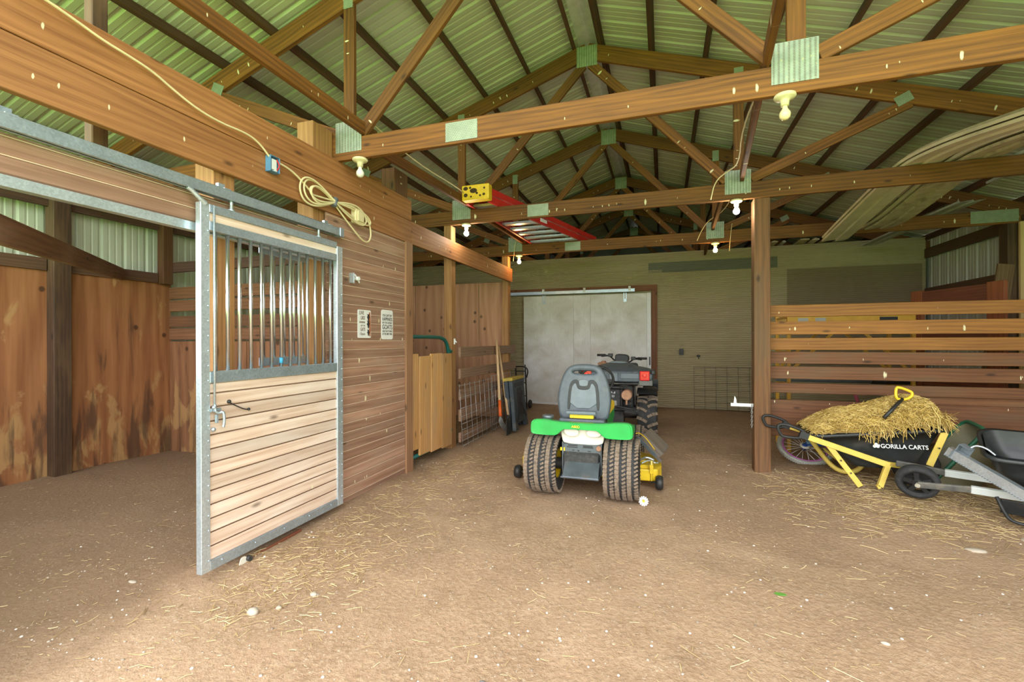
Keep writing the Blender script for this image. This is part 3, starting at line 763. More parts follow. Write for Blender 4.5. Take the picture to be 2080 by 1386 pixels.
tag(MB().box(-1.6, 1.6, -.019, .019, -.06, .06).build('divider_board', W_DARK2, None, (-4.1, 3.975, 2.19), .003), 'dark divider board near the roof at the back of the near stall', 'divider board', 'divider boards behind the near stall')

# ---------------------------------------------------------------- far stall: gate, post, rails, mesh
gt = thing('stall_gate', 'green tube gate faced with four vertical boards at the far stall', 'gate', (XF-.01, 4.06, .02))
fp = smooth_line([(-.03, .0, 1.322), (-.03, .55, 1.322), (-.03, .74, 1.315), (-.03, .86, 1.26), (-.03, .905, 1.13)], 3)
MB().tube([(-.03, .0, 1.322)]+list(fp)+[(-.03, .915, .08), (-.03, .02, .08)], .021, 12).build('tube_frame', M_DGREEN, gt)
for (y0, y1, z0, z1) in ((0., .125, .165, 1.145), (.155, .388, .085, 1.118), (.402, .665, .065, 1.138), (.672, .905, .045, 1.13)):
    MB().box(-.012, .012, -(y1-y0)/2, (y1-y0)/2, -(z1-z0)/2, (z1-z0)/2).build('board', W_GATE, gt, (0, (y0+y1)/2, (z0+z1)/2), .003)
for z in (1.15, .20):
    MB().cyl((-.03, .915, z-.03), (-.03, .915, z+.03), .027, 10).bar((-.03, .915, z), (-.03, .99, z), .02, .03).build('hinge', M_DGREEN, gt)
post(-2.54, -2.438, 5.045, 5.165, -.05, 2.70, W_POSTL, 'pale post hinging the green gate under the second truss')
post(-2.55, -2.438, 7.19, 7.31, -.05, 2.70, W_POSTL, 'post at the far end of the far stall front')
bf = thing('rail_fence', 'brown horizontal rails closing the far stall behind the wire panel', 'fence', (-2.41, 5.17, 0))
for z0, z1 in ((1.093, 1.222), (.828, .952), (.562, .695), (.300, .445), (.04, .16)):
    MB().box(0, .035, -1.11, 1.12, -(z1-z0)/2, (z1-z0)/2).build('rail', W_FENCE2, bf, (0, 1.11, (z0+z1)/2), .004)
ply(-4.86, 7.32, 1.22, 2.29, 0, 'x', M_PLYX, 'plywood partition sheet left of the pale gate post')
ply(-3.63, 7.32, 1.22, 2.29, 0, 'x', M_PLYX, 'plywood partition sheet straight behind the pale gate post')
ply(-2.77, 7.32, .48, 2.29, 0, 'x', M_PLYX, 'plywood partition strip at the far end of the rail fence')
def mesh_panel(label, loc, L, Hh, ny, zs, lean, mat, axis):
    b = MB()
    for i in range(ny+1):
        u = L*i/ny; b.tube([(lean*0, u, 0), (-lean, u, Hh)] if axis == 'y' else [(u, 0, 0), (u, lean, Hh)], .0028, 5)
    for z in zs:
        k = -lean*z/Hh
        b.tube([(k, 0, z), (k, L, z)] if axis == 'y' else [(0, -k, z), (L, -k, z)], .0025, 5)
    return tag(b.build('wire_panel', mat, None, loc), label, 'wire panel', 'wire mesh panels')
mesh_panel('galvanised wire panel leaning on the brown rails of the far stall', (-2.305, 5.08, .005), 1.12, .765, 7, (.02, .08, .14, .21, .28, .37, .47, .6, .745), .05, M_WIRE, 'y')
mesh_panel('second wire panel behind the fork and the folded sawhorse', (-2.315, 6.14, .005), .86, .80, 6, (.02, .09, .17, .26, .37, .49, .63, .785), .03, M_WIRE, 'y')
mesh_panel('dark wire panel leaning on the corrugated back wall', (.55, 9.19, .0), 1.5, .80, 8, (.05, .14, .25, .37, .50, .63, .79), .07, M_DARKIN, 'x')
tag(MB().box(0, .012, -.012, .012, -.035, .035).cyl((.01, 0, .015), (.03, .0, -.015), .008, 8).build('snap_hook', M_WHITE, None, (-2.438, 5.12, 1.29)), 'small white hook on the pale gate post', 'hook')

# ---------------------------------------------------------------- back wall door
struct('trim_1', MB().box(-3.25, -.105, YW-.06, YW-.012, 2.258, 2.372), W_FRAMEX, bevel=.003)
struct('trim_2', MB().box(-.215, -.105, YW-.06, YW-.012, -.03, 2.256), W_FRAMEZ, bevel=.003)
d = bpy.data.objects.new('door_1', None); COL.objects.link(d); d.location = (-2.775, YW-.095, -.01); d['kind'] = 'structure'
for x0, x1 in ((0, 1.055), (1.057, 1.395), (1.397, 2.475)):
    MB().box(-(x1-x0)/2, (x1-x0)/2, -.015, .015, 0, 2.20).build('panel', M_WDOOR, d, ((x0+x1)/2, 0, .02), .002)
MB().box(2.477, 2.555, -.018, .018, .02, 2.225).build('edge_strip', M_WHITE, d, bevel=.002)
MB().box(0, 2.475, -.02, -.015, -.01, .04).build('bottom_strip', M_WHITE, d, bevel=.001)
for x in (.44, 2.07):
    MB().box(x-.03, x-.012, -.024, -.015, 2.06, 2.24).box(x+.012, x+.03, -.024, -.015, 2.06, 2.24).box(x-.03, x+.03, -.026, -.02, 2.06, 2.12).build('hanger', M_GALV, d)
MB().bar((2.53, -.035, .83), (2.53, -.035, .99), .02, .03).box(2.52, 2.54, -.035, -.018, .83, .85).box(2.52, 2.54, -.035, -.018, .97, .99).build('handle', M_BLK, d)
tr = thing('door_track', 'galvanised track above the white sliding door on the back wall', 'door track', (-3.25, YW-.12, 2.245))
MB().box(0, 2.73, 0, .05, 0, .065).build('rail', M_GALV, tr, bevel=.003)
for x in (.90, 1.75, 2.63): MB().box(x-.022, x+.022, -.006, .06, .02, .11).build('bracket', M_WHITE, tr)
ob = thing('wall_outlet', 'black outlet box on the corrugated back wall right of the door', 'outlet', (.328, YW-.02, 1.076))
MB().box(-.04, .04, -.035, .01, -.055, .055).build('box', M_BLK, ob, bevel=.004)
MB().cyl((0, -.036, .02), (0, -.039, .02), .014, 10).cyl((0, -.036, -.02), (0, -.039, -.02), .014, 10).build('socket', M_DARKIN, ob)
tag(MB().ball((0, 0, 0), .03, 10, 0, (1.2, .5, .8)).cyl((0, .0, -.02), (0, -.05, -.05), .008, 8).build('wall_hook', M_DARKIN, None, (.63, YW-.012, 1.0)), 'small dark hook on the corrugated wall beside the outlet box', 'hook')

# ---------------------------------------------------------------- aisle post, board fence, storage bay
post(.855, 1.0, 5.05, 5.20, -.06, 2.70, W_POST, 'square aisle post under the second truss, left end of the board fence')
post(3.95, 4.09, 7.12, 7.28, -.05, 2.70, W_POSTD, 'dark wall post at the right edge under the third truss')
tag(MB().box(-.045, .045, -.019, .019, 0, 2.72).build('wall_stud', W_PINE, None, (4.07, 7.06, -.02), .003), 'pale new pine stud at the right edge of the view', 'stud')
bf = thing('board_fence', 'tall fence of seven horizontal boards between aisle post and right wall', 'fence', (.93, 5.205, 0))
for k, (z0, z1) in enumerate(((1.530, 1.648), (1.352, 1.482), (1.200, 1.318), (1.062, 1.180), (.910, 1.036), (.770, .868), (.335, .700))):
    MB().box(-1.60, 1.60, 0, .036, -(z1-z0)/2, (z1-z0)/2).build('board', W_FENCE if k < 3 else W_FENCER, bf, (1.60, 0, (z0+z1)/2), .004)
MB().box(-.95, .95, 0, .03, -.055, .055).build('board', W_FENCER, bf, (2.25, .042, .745), .004)
MB().box(-.05, .05, 0, .09, 0, 1.64).build('fence_stud', W_POSTD, bf, (3.14, .037, -.03), .004)
# latch and chain on the aisle post
l = thing('gate_latch', 'white metal latch bracket and chain on the aisle post', 'latch', (.85, 5.11, .645))
MB().box(-.20, .01, -.004, .004, -.016, .016).cyl((-.05, -.006, 0), (-.05, .006, 0), .008, 8).cyl((-.12, -.006, 0), (-.12, .006, 0), .008, 8).prism([(-.175, .012), (-.145, .012), (-.150, .06), (-.165, .09)], 'y', -.003, .003).build('bracket', M_WHITE, l)
b = MB()
for k in range(11):
    z = -.005-.021*k; pts = [(-.01+.007*math.cos(t)*(k % 2), -.012+.007*math.cos(t)*(1-k % 2), z+.014*math.sin(t)) for t in [2*PI*i/8 for i in range(8)]]
    b.tube(pts, .0028, 5, closed=True)
b.build('chain', M_WIRE, l)

s = thing('scaffold', 'yellow folding scaffold frame standing behind the board fence', 'scaffold', (1.36, 5.95, 0))
for x in (0, 1.16):
    fr = MB()
    for y in (0, .55): fr.box(x-.018, x+.018, y-.018, y+.018, 0.02, 1.62)
    for z in (.3, .55, .79, 1.16, 1.56): fr.box(x-.012, x+.012, 0, .55, z-.012, z+.012)
    fr.build('end_frame', M_SCAF, s, bevel=.003)
for y in (0, .55): MB().box(0, 1.16, y-.014, y+.014, 1.50, 1.56).build('side_rail', M_SCAF, s, bevel=.003)
for y in (0, .55): MB().bar((.02, y, .95), (.55, y, 1.50), .02, .03).bar((1.14, y, .95), (.6, y, 1.50), .02, .03).build('brace', M_SCAF, s)
MB().box(.02, 1.14, .02, .53, 1.42, 1.47).build('platform', W_DARKX, s)
for x in (.09, .26): MB().box(x, x+.10, -.0165, -.0145, 1.505, 1.545).build('sticker', M_VINYLG, s)
MB().box(.86, 1.02, -.0165, -.0145, 1.51, 1.545).build('name_sticker', M_INK, s)
tag(MB().cyl((0, 0, 0), (.95, 0, 0), .04, 14).cyl((.95, 0, 0), (1.36, 0, 0), .045, 14, m=1).build('grey_pipe', [M_GREYL, M_BLK], None, (1.28, 6.2, .842)), 'grey pipe with black end lying on the yellow scaffold rungs', 'pipe')
r = thing('feeder_panel', 'red-brown wooden panel standing behind the board fence at right', 'wooden panel', (2.957, 7.0, 0), (0, 0, math.radians(-74.6)))
for x0, x1 in ((0, .16), (.96, 1.14)): MB().box(-(x1-x0)/2, (x1-x0)/2, -.02, .02, 0, 1.895).build('stile', W_REDZ, r, ((x0+x1)/2, 0, 0), .003)
for z in (1.78, 1.28, .78, .28): MB().box(-.40, .40, -.015, .015, -.10, .10).build('panel_board', W_RED, r, (.56, 0, z), .003)
tag(beam('leaning_plank', (3.60, 6.98, .0), (3.90, 7.06, 2.2), .16, .03, W_POSTD2, up=(1, 0, 0)), 'brown plank leaning on the dark wall post at right', 'plank')

# ---------------------------------------------------------------- wheelbarrow with straw
NY, FY = 4.70, 5.10
W = thing('wheelbarrow', 'yellow framed black poly wheelbarrow heaped with straw by the fence', 'wheelbarrow', (1.655, 4.77, .075))
o3 = lambda x, y, z: (x-1.70, y-4.90, z-.04)
def rrect(x0, x1, y0, y1, z, r, k=5, zf=None):
    pts = []
    for cx, cy, a in ((x1-r, y1-r, 0), (x0+r, y1-r, 90), (x0+r, y0+r, 180), (x1-r, y0+r, 270)):
        for q in range(k): t = math.radians(a+90*q/(k-1)); pts.append((cx+r*math.cos(t), cy+r*math.sin(t)))
    return [Vector(o3(x, y, z if zf is None else zf(x))) for x, y in pts]
def zrim(x): return .455 + .085*max(0, min(1, (x-1.70)/.35)) + .012*max(0, (x-2.0)/.2)
rim = lambda d, dz: rrect(1.255-d, 2.185+d, 4.66-d, 5.13+d, 0, .10, zf=lambda x: zrim(x)+dz)
ring = [rim(.025, -.022), rim(.025, .0), rim(.0, .006), rim(-.012, -.01)]
low = lambda f, z: rrect(1.255+(1.56-1.255)*f, 2.185+(2.03-2.185)*f, 4.66+.08*f, 5.13-.08*f, 0, .09, zf=lambda x: zrim(x)*(1-f)+z*f)
MB().loft([rim(.025, -.022), rim(.012, -.024), low(.0, .2), low(.35, .2), low(.75, .2), low(.97, .2), low(1.05, .2)], cap0=False).loft([rim(.025, -.022), rim(.025, 0), rim(0, .006), rim(-.012, -.01), low(.3, .215), low(.9, .215)], cap0=False).build('tub', M_TUB, W)
lettering('lettering', [('GORILLA CARTS', 0, 0, .034, .315)], M_WHITE, W, mat4((1,0,.05), (0,.26,.965), (0,-.965,.26), o3(1.905, 4.661, .375)), .0015)
b = MB()   # plain pale emblem in front of the name
for u, v, q in ((-.012, .006, .013), (.010, .004, .012), (.0, .022, .012), (.018, .014, .008)): b.cyl((u, v, 0), (u, v, .002), q, 8, sm=False)
b.build('emblem', M_WHITE, W, M=mat4((1,0,.05), (0,.26,.965), (0,-.965,.26), o3(1.715, 4.662, .378)))
for y, dx, nm in ((NY-.045, 0, 'near'), (FY+.05, -.025, 'far')):
    s_ = 1 if nm == 'near' else -1
    h = MB().bar(o3(1.19+dx, y, .440), o3(1.80, y, .236), .028, .046)
    fr = h.build('handle_bar', M_YELC, W, bevel=.003)
    # grip: a closed black loop
    g = [(-.245, .045), (-.21, .075), (-.15, .072), (-.045, .038), (-.015, .008), (-.03, -.022), (-.065, -.05), (-.19, -.052), (-.215, -.035)]
    ang = math.atan2(-.204, .61); gp = []
    for u, v in smooth_poly(g, 2):
        gp.append(o3(1.19+dx+.03+(u*.95)*math.cos(.0)+v*.0, y, .440+.012+v*.85-.0*u-.30*u*.25))
    grip = MB().tube(gp, .0125, 8, closed=True)
    grip.bar(o3(1.16+dx, y, .452), o3(1.225+dx, y, .430), .036, .056)
    grip.build('grip', M_BLK, W)
    # leg: flat strip bent to the ground
    if nm == 'near':
        lg = MB().bar(o3(1.372, y+.012, .375), o3(1.60, y, .045), .022, .042).bar(o3(1.79, y, .24), o3(1.735, y, .055), .03, .040).bar(o3(1.735, y, .058), o3(1.715, y, .048), .03, .03)
        lg.cyl(o3(1.46, y-.014, .25), o3(1.46, y+.02, .25), .009, 8, m=1).cyl(o3(1.53, y-.014, .15), o3(1.53, y+.02, .15), .009, 8, m=1)
        lg.build('leg', [M_YELC, M_DARKIN], W, bevel=.002)
    else:
        pts = smooth_line([o3(1.33, y-.03, .38), o3(1.40, y-.04, .27), o3(1.50, y-.06, .12), o3(1.58, y-.08, .055), o3(1.68, y-.09, .055), o3(1.76, y-.08, .11), o3(1.80, y-.06, .22)], 3)
        MB().tube(pts, .021, 8).build('leg', M_YELC, W)
    MB().bar(o3(2.165, y+.0*s_, .525), o3(2.075, y+.02*s_, .25), .012, .046).cyl(o3(2.125, y-.012*s_, .40), o3(2.125, y, .40), .009, 8, m=1).build('front_brace', [M_YELC, M_DARKIN], W, bevel=.002)
MB().tube(smooth_line([o3(1.47, NY-.02, .24), o3(1.50, 4.8, .215), o3(1.50, 5.0, .215), o3(1.48, FY+.02, .24)], 2), .014, 8).bar(o3(1.80, NY-.03, .24), o3(1.80, FY+.03, .24), .03, .03).build('cross_bar', M_YELC, W)
tM = Matrix.Translation(o3(2.08, 4.90, .19)) @ Matrix.Rotation(PI/2, 4, 'X')
MB().lathe([(.10, -.035), (.145, -.04), (.165, -.025), (.17, 0), (.165, .025), (.145, .04), (.10, .035), (.0, .03)], 28, 0, tM).lathe([(0, -.03), (.10, -.035)], 28, 0, tM).build('front_wheel', M_RUB, W)
MB().bar(o3(1.80, NY, .236), o3(2.08, 4.80, .19), .025, .04).bar(o3(1.80, FY, .236), o3(2.08, 5.0, .19), .025, .04).cyl(o3(2.08, 4.79, .19), o3(2.08, 5.01, .19), .012, 8).build('fork', M_YELC, W)

def heap_z(x, y):
    u = (x-1.255)/.93; v = (y-4.895)/.25
    ks = ((0, .02), (.08, .08), (.2, .15), (.4, .20), (.6, .25), (.78, .31), (.92, .30), (1.0, .20), (1.06, .0)); t = 0
    for (a, p), (c, q) in zip(ks, ks[1:]):
        if a <= u <= c: t = p+(q-p)*(u-a)/(c-a)
    top = .455 + t*1.02 + .018*noise.noise(Vector((x*9, y*9, 2))) + .022*noise.noise(Vector((x*3.5, y*3.5, 7)))
    e = max(0, 1-abs(v)**3.2)
    return zrim(x)-.02 + (top-zrim(x)+.02)*e**.6
b = MB(); n1, n2 = 44, 20
b.add([(1.27+.92*i/n1, 4.655+.48*j/n2, heap_z(1.27+.92*i/n1, 4.655+.48*j/n2)+.012*noise.noise(Vector((i*.7, j*.7, 0)))-.008) for j in range(n2+1) for i in range(n1+1)],
      [(j*(n1+1)+i, j*(n1+1)+i+1, (j+1)*(n1+1)+i+1, (j+1)*(n1+1)+i) for j in range(n2) for i in range(n1)], 1, True)
def strand(b, p, d, L, w, up, bend=.0, m=0):
    """one straw: a thin folded strip, three points long"""
    d = d.normalized(); s = d.cross(up)
    if s.length < 1e-4: s = d.orthogonal()
    s.normalize(); u = s.cross(d); pts = []
    for k in range(3):
        t = k/2-.5; c = p + d*L*t + u*(bend*L*(.25-t*t)*2 - 0)
        pts += [c - s*w/2, c + u*w*.55, c + s*w/2]
    b.add(pts, [(0,1,4,3), (1,2,5,4), (3,4,7,6), (4,5,8,7)], m)
R = random.Random(3)
for i in range(7500):
    x = 1.26+.935*R.random(); y = 4.655+.475*R.random()
    e = .01; nx_ = -(heap_z(x+e, y)-heap_z(x-e, y))/(2*e); ny_ = -(heap_z(x, y+e)-heap_z(x, y-e))/(2*e)
    N = Vector((nx_, ny_, 1)).normalized(); d = Vector((R.gauss(0, 1), R.gauss(0, 1), R.gauss(0, .25)))
    d = d - N*d.dot(N)*.85
    strand(b, Vector((x, y, heap_z(x, y)+R.random()*.016)), d, .03+.07*R.random()**1.5, .0035, N, R.uniform(-.2, .3))
for i in range(420):        # long stalks hanging over the near rim and the front end
    if R.random() < .65: x = 1.6+.6*R.random(); y = 4.655; d = Vector((R.gauss(.1, .6), -.5, R.gauss(-.5, .5)))
    else: x = 2.16+.03*R.random(); y = 4.66+.45*R.random(); d = Vector((.8, R.gauss(-.2, .4), R.gauss(-.3, .45)))
    strand(b, Vector((x, y, zrim(x)+.02+.07*R.random())), d, .08+.13*R.random(), .004, Vector((0, 0, 1)), R.uniform(0, .5))
tag(b.build('straw_heap', [M_STRAW, M_STRAWD], None, (-.045, -.13, .035)), 'heap of loose golden straw in the black wheelbarrow', 'straw', kind='stuff')
f = thing('shovel', 'shovel with yellow grip buried in the straw heap', 'shovel', (1.875, 4.63, .78))
b = MB()
gpts = smooth_poly([(-.055, .01), (-.05, .075), (-.035, .092), (.045, .060), (.06, .045), (.055, .02), (.02, -.008), (-.04, -.012)], 1)
b.tube([(u*1.0+.01, -.03+.15*v, v+.035) for u, v in gpts], .0115, 8, closed=True).build('grip', M_YELP, f)
MB().cyl((.0, -.03, .03), (-.16, -.12, -.12), .014, 10).build('shaft', M_BLK, f)

# ---------------------------------------------------------------- the second cart lying on its side
ux = Vector((.92, -.38, -.015)).normalized(); CM = mat4(ux, Vector((.38, .92, .0)).normalized(), (0, 0, 1), (1.875, 4.37, .195)) @ Matrix.Rotation(math.radians(17), 4, 'X')
Cc = bpy.data.objects.new('tipped_cart', None); COL.objects.link(Cc); Cc.matrix_basis = CM
tag(Cc, 'black tub cart with grey frame rails tipped sideways at right', 'cart')
# local: x towards the tub, y away from the viewer, z up (rolled); wheel axle at the origin
WM = Matrix.Rotation(PI/2, 4, 'X')
whl = MB().lathe([(.095, -.035), (.115, -.038), (.132, -.028), (.138, 0), (.132, .028), (.115, .038), (.095, .035), (.095, -.035)], 36, 0, WM).build('wheel', M_RUB, Cc)
b = MB().lathe([(.088, -.03), (.097, -.034), (.097, .034), (.088, .03), (.088, -.03)], 36, 0, WM).cyl((0, -.036, 0), (0, .036, 0), .03, 16)
for k in range(5):
    t = 2*PI*k/5+.4; c_, s_ = math.cos(t), math.sin(t)
    b.bar((c_*.02, -.012, s_*.02), (c_*.092, -.012, s_*.092), .03, .034, up=(0, 1, 0))
b.build('hub', M_BLK, whl)
MB().cyl((0, -.06, 0), (0, .14, 0), .010, 10).cyl((0, -.066, 0), (0, -.058, 0), .017, 10).build('axle', M_TANB, Cc)
for y, x0 in ((-.048, .0), (.145, -.13)):
    MB().bar((x0, y, .0 if x0 == 0 else .055), (x0+.30, y, .03), .024, .05).build('grip_sleeve', M_DUSTP, Cc, bevel=.006)
    MB().bar((x0+.29, y, .03), (1.25, y, .03), .03, .055).build('frame_rail', M_PGREY, Cc, bevel=.004)
def crect(x0, x1, y0, y1, z, r, k=6):
    pts = []
    for cx, cy, a in ((x1-r, y1-r, 0), (x0+r, y1-r, 90), (x0+r, y0+r, 180), (x1-r, y0+r, 270)):
        for q in range(k): t = math.radians(a+90*q/(k-1)); pts.append(Vector((cx+r*math.cos(t), cy+r*math.sin(t), z)))
    return pts
MB().loft([crect(.50, 1.15, .06, .36, .02, .08), crect(.42, 1.22, .02, .41, .15, .09), crect(.37, 1.27, -.005, .445, .285, .10), crect(.345, 1.295, -.03, .47, .295, .11), crect(.345, 1.295, -.03, .47, .268, .11)], cap1=False).loft([crect(.52, 1.13, .08, .34, .035, .08), crect(.43, 1.21, .03, .40, .16, .09), crect(.375, 1.265, .0, .44, .295, .10)], cap1=False).build('tub', M_TUB, Cc)
MB().tube(smooth_line([(.42, -.06, .01), (.45, -.12, -.06), (.48, -.17, -.10), (.58, -.18, -.105), (.80, -.17, -.10), (.84, -.06, .01)], 2), .012, 8).build('stand_leg', M_BLK, Cc)

MB().box(.44, 1.1, -.075, -.06, -.105, .0).build('side_guard', M_TUB, Cc, bevel=.004)
# aluminium loading ramp rail lying across the cart
A = Vector((2.03, 4.28, .465)); Bq = Vector((2.56, 3.64, .045)); dx = (Bq-A).normalized()
RM = mat4(dx, Vector((0,0,1)).cross(dx).normalized(), dx.cross(Vector((0,0,1)).cross(dx).normalized()), A)
rp = bpy.data.objects.new('loading_ramp', None); COL.objects.link(rp); rp.matrix_basis = RM
tag(rp, 'worn aluminium channel ramp with end hooks lying across the tipped cart', 'ramp')
L = (Bq-A).length
MB().box(0, L, -.03, -.026, -.035, .035).box(0, L, -.026, .022, .031, .035).box(0, L, -.026, .022, -.035, -.031).box(-.004, .0, -.03, .022, -.035, .035).build('channel', M_ALU, rp, bevel=.0015)
q = MB()
for i in range(60):
    x = L*(i+.5)/60; q.bar((x-.004, -.032, -.033), (x+.004, -.032, -.028), .004, .005)
q.build('tread_teeth', M_GREYL, rp)
b = MB().box(.03, .036, -.05, .09, -.02, .04).box(.03, .10, .04, .046, -.03, .09).box(.03, .10, -.02, .05, .085, .091).box(.03, .036, -.02, .05, .03, .09)
b.build('clip', M_GREYL, rp, bevel=.001)
MB().tube(smooth_line([(.08, .03, .09), (.09, .05, .12), (.14, .07, .13), (.20, .07, .115)], 2), .007, 8).build('hook', M_ALU, rp)

# green and tan tub on its side behind
tt = bpy.data.objects.new('old_tub', None); COL.objects.link(tt)
tt.matrix_basis = mat4(Vector((.55, -.1, .80)).normalized(), Vector((.1, 1, .05)).normalized(), Vector((-.80, .0, .55)).normalized(), (2.23, 4.93, .20))
tag(tt, 'old tan tub with green rim lying between wheelbarrow and cart', 'tub')
MB().loft([crect(-.15, .40, -.14, .14, -.26, .07), crect(-.22, .46, -.17, .17, -.02, .08), crect(-.22, .46, -.17, .17, .0, .08)], cap1=False).loft([crect(-.13, .38, -.12, .12, -.24, .07), crect(-.21, .45, -.16, .16, .0, .08)], cap1=False).build('tub', M_TAN, tt)
MB().tube([tuple(p) for p in crect(-.225, .465, -.175, .175, .0, .08)], .016, 8, closed=True).build('rim', M_RIMG, tt)

# child's bicycle lying behind the fence
bk = bpy.data.objects.new('child_bicycle', None); COL.objects.link(bk)
bt = math.radians(33)
bk.matrix_basis = mat4((1, 0, 0), (0, math.cos(bt), math.sin(bt)), (0, -math.sin(bt), math.cos(bt)), (1.44, 5.66, .145))
tag(bk, 'child bicycle with purple rim and blue frame lying beneath the fence', 'bicycle')
def bwheel(cx, nm):
    M = Matrix.Translation((cx, 0, 0))
    t = MB().tube([(cx+.235*math.cos(a), .235*math.sin(a), 0) for a in [2*PI*i/40 for i in range(40)]], .024, 10, closed=True)
    for i in range(72):
        a = 2*PI*i/72; c_, s_ = math.cos(a), math.sin(a)
        t.bar((cx+c_*.254, s_*.254, -.016), (cx+c_*.254, s_*.254, .016), .010, .014, up=(c_, s_, 0))
    t.build('tyre', M_TYREW, bk)
    MB().lathe([(.196, -.013), (.214, -.014), (.214, .014), (.196, .013), (.196, -.013)], 40, 0, M).build('wheel_rim', M_PURP, bk)
    q = MB()
    for i in range(20):
        a = 2*PI*i/20; a2 = a+(.35 if i % 2 else -.35)
        q.tube([(cx+.03*math.cos(a2), .03*math.sin(a2), .015 if i % 2 else -.015), (cx+.197*math.cos(a), .197*math.sin(a), 0)], .0022, 5)
    q.build('spokes', M_WHITE, bk)
    MB().cyl((cx, 0, -.03), (cx, 0, .03), .022, 14).lathe([(0, .032), (.045, .030), (.048, .02), (.022, .015)], 20, 1, M).lathe([(0, .040), (.024, .038), (.026, .03)], 16, 0, M).build('hub', [M_BLUEM, M_TANK], bk)
bwheel(0, 'rear'); bwheel(.80, 'front')
MB().tube([(0, 0, .03), (.30, .03, .02)], .011).tube([(0, 0, .03), (.17, .26, .02)], .010).tube([(.30, .03, 0), (.19, .30, 0)], .016).tube([(.30, .03, 0), (.64, .30, 0)], .018).tube([(.19, .27, 0), (.63, .33, 0)], .016).tube([(.62, .36, 0), (.70, .15, .0), (.80, 0, .03)], .014).build('frame', M_BLUEM, bk)
MB().box(.02, .26, .02, .05, .03, .042).build('chain_guard', M_SKY, bk)
MB().cyl((.19, .27, 0), (.18, .40, 0), .012).ball((.17, .42, 0), .05, 12, 0, (1.9, .5, 1.1)).build('saddle', M_BLK, bk)
hb = MB().cyl((.62, .34, 0), (.60, .46, 0), .013).tube(smooth_line([(.60, .50, -.22), (.60, .46, -.10), (.61, .45, 0), (.60, .46, .10), (.60, .50, .22)], 2), .012).build('handlebar', M_WHITE, bk)
for z in (-1, 1): MB().cyl((.60, .49, z*.20), (.55, .53, z*.32), .018, 10).build('grip', M_PINK, hb)

# ---------------------------------------------------------------- wheels
XR90 = Matrix.Rotation(PI/2, 4, 'Y')
def tyre(name, parent, c, R, w, rim, lugs, mats=None):
    b = MB(); M = Matrix.Translation(c) @ XR90; h = w/2
    pr = [(rim, -h*.80), (R*.72, -h*.97), (R*.86, -h), (R*.945, -h*.93), (R*.985, -h*.72), (R*.995, -h*.4), (R*.995, 0)]
    b.lathe(pr + [(r, -z) for r, z in pr[::-1][1:]], 48, 0, M)
    def lug(t0, z0, t1, z1, r0, r1, th, wd, m):
        def P(t, z, r): return M @ Vector((r*math.cos(t), r*math.sin(t), z))
        p = P(t0, z0, r0); q = P(t1, z1, r1); u = (M.to_3x3() @ Vector((math.cos((t0+t1)/2), math.sin((t0+t1)/2), 0)))
        b.bar(p, q, wd, th, m, up=u)
    lugs(lug, R, w)
    return b.build(name, [M_RUB, M_MUD], parent)
def turf(lug, R, w):
    rows = [(-.44, .955, .34), (-.265, .998, .30), (-.09, 1.004, .32), (.09, 1.004, .32), (.265, .998, .30), (.44, .955, .34)]
    for k, (zz, rr, _) in enumerate(rows):
        n = 48
        for i in range(n):
            t = 2*PI*(i+.5*(k % 2))/n; sk = .018*(1 if k % 2 else -1)
            lug(t-.044+sk, zz*w-.001, t+.044-sk, zz*w+.001+.006*(1 if k % 2 else -1), R*rr, R*rr, .018, w*.125, 1)
def chevron(lug, R, w):
    n = 13
    for i in range(n):
        t = 2*PI*i/n
        for s, o in ((-1, 0), (1, PI/n)):
            tt = t+o
            lug(tt, s*.004, tt-.13, s*w*.24, R*1.0, R*.995, .045, .034, 1)
            lug(tt-.13, s*w*.24, tt-.20, s*w*.50, R*.995, R*.93, .045, .036, 1)

# ---------------------------------------------------------------- riding mower
MO = (-.645, 3.87, -.005)
mw = thing('riding_mower', 'green and yellow riding mower with grey seat, its back to the viewer', 'riding mower', MO)
V = lambda X, Y, Z: (X-MO[0], Y-MO[1], Z-MO[2])
for s in (-1, 1):
    t = tyre('rear_tyre', mw, (s*.325, 0, .25), .242, .262, .12, turf)
    MB().lathe([(.125, -.11), (.115, -.075), (.10, -.06), (.05, -.055), (.0, -.05)], 28, 0, Matrix.Translation((s*.325, 0, .25)) @ XR90 @ (Matrix() if s > 0 else Matrix.Scale(-1, 4, (0,0,1)))).lathe([(.125, .10), (.10, .05), (0, .05)], 28, 0, Matrix.Translation((s*.325, 0, .25)) @ XR90 @ (Matrix() if s > 0 else Matrix.Scale(-1, 4, (0,0,1)))).build('wheel_disc', M_YEL, t)
    f = tyre('front_tyre', mw, (s*.36, 1.28, .19), .185, .16, .10, turf)
MB().cyl((-.25, 0, .25), (.25, 0, .25), .05, 12).box(-.16, .16, -.12, .22, .16, .38).build('transaxle', M_DARKIN, mw, bevel=.02)
MB().cyl((-.33, 1.28, .19), (.33, 1.28, .19), .03, 10).box(-.14, .14, .2, 1.45, .28, .34).build('chassis', M_DARKIN, mw)
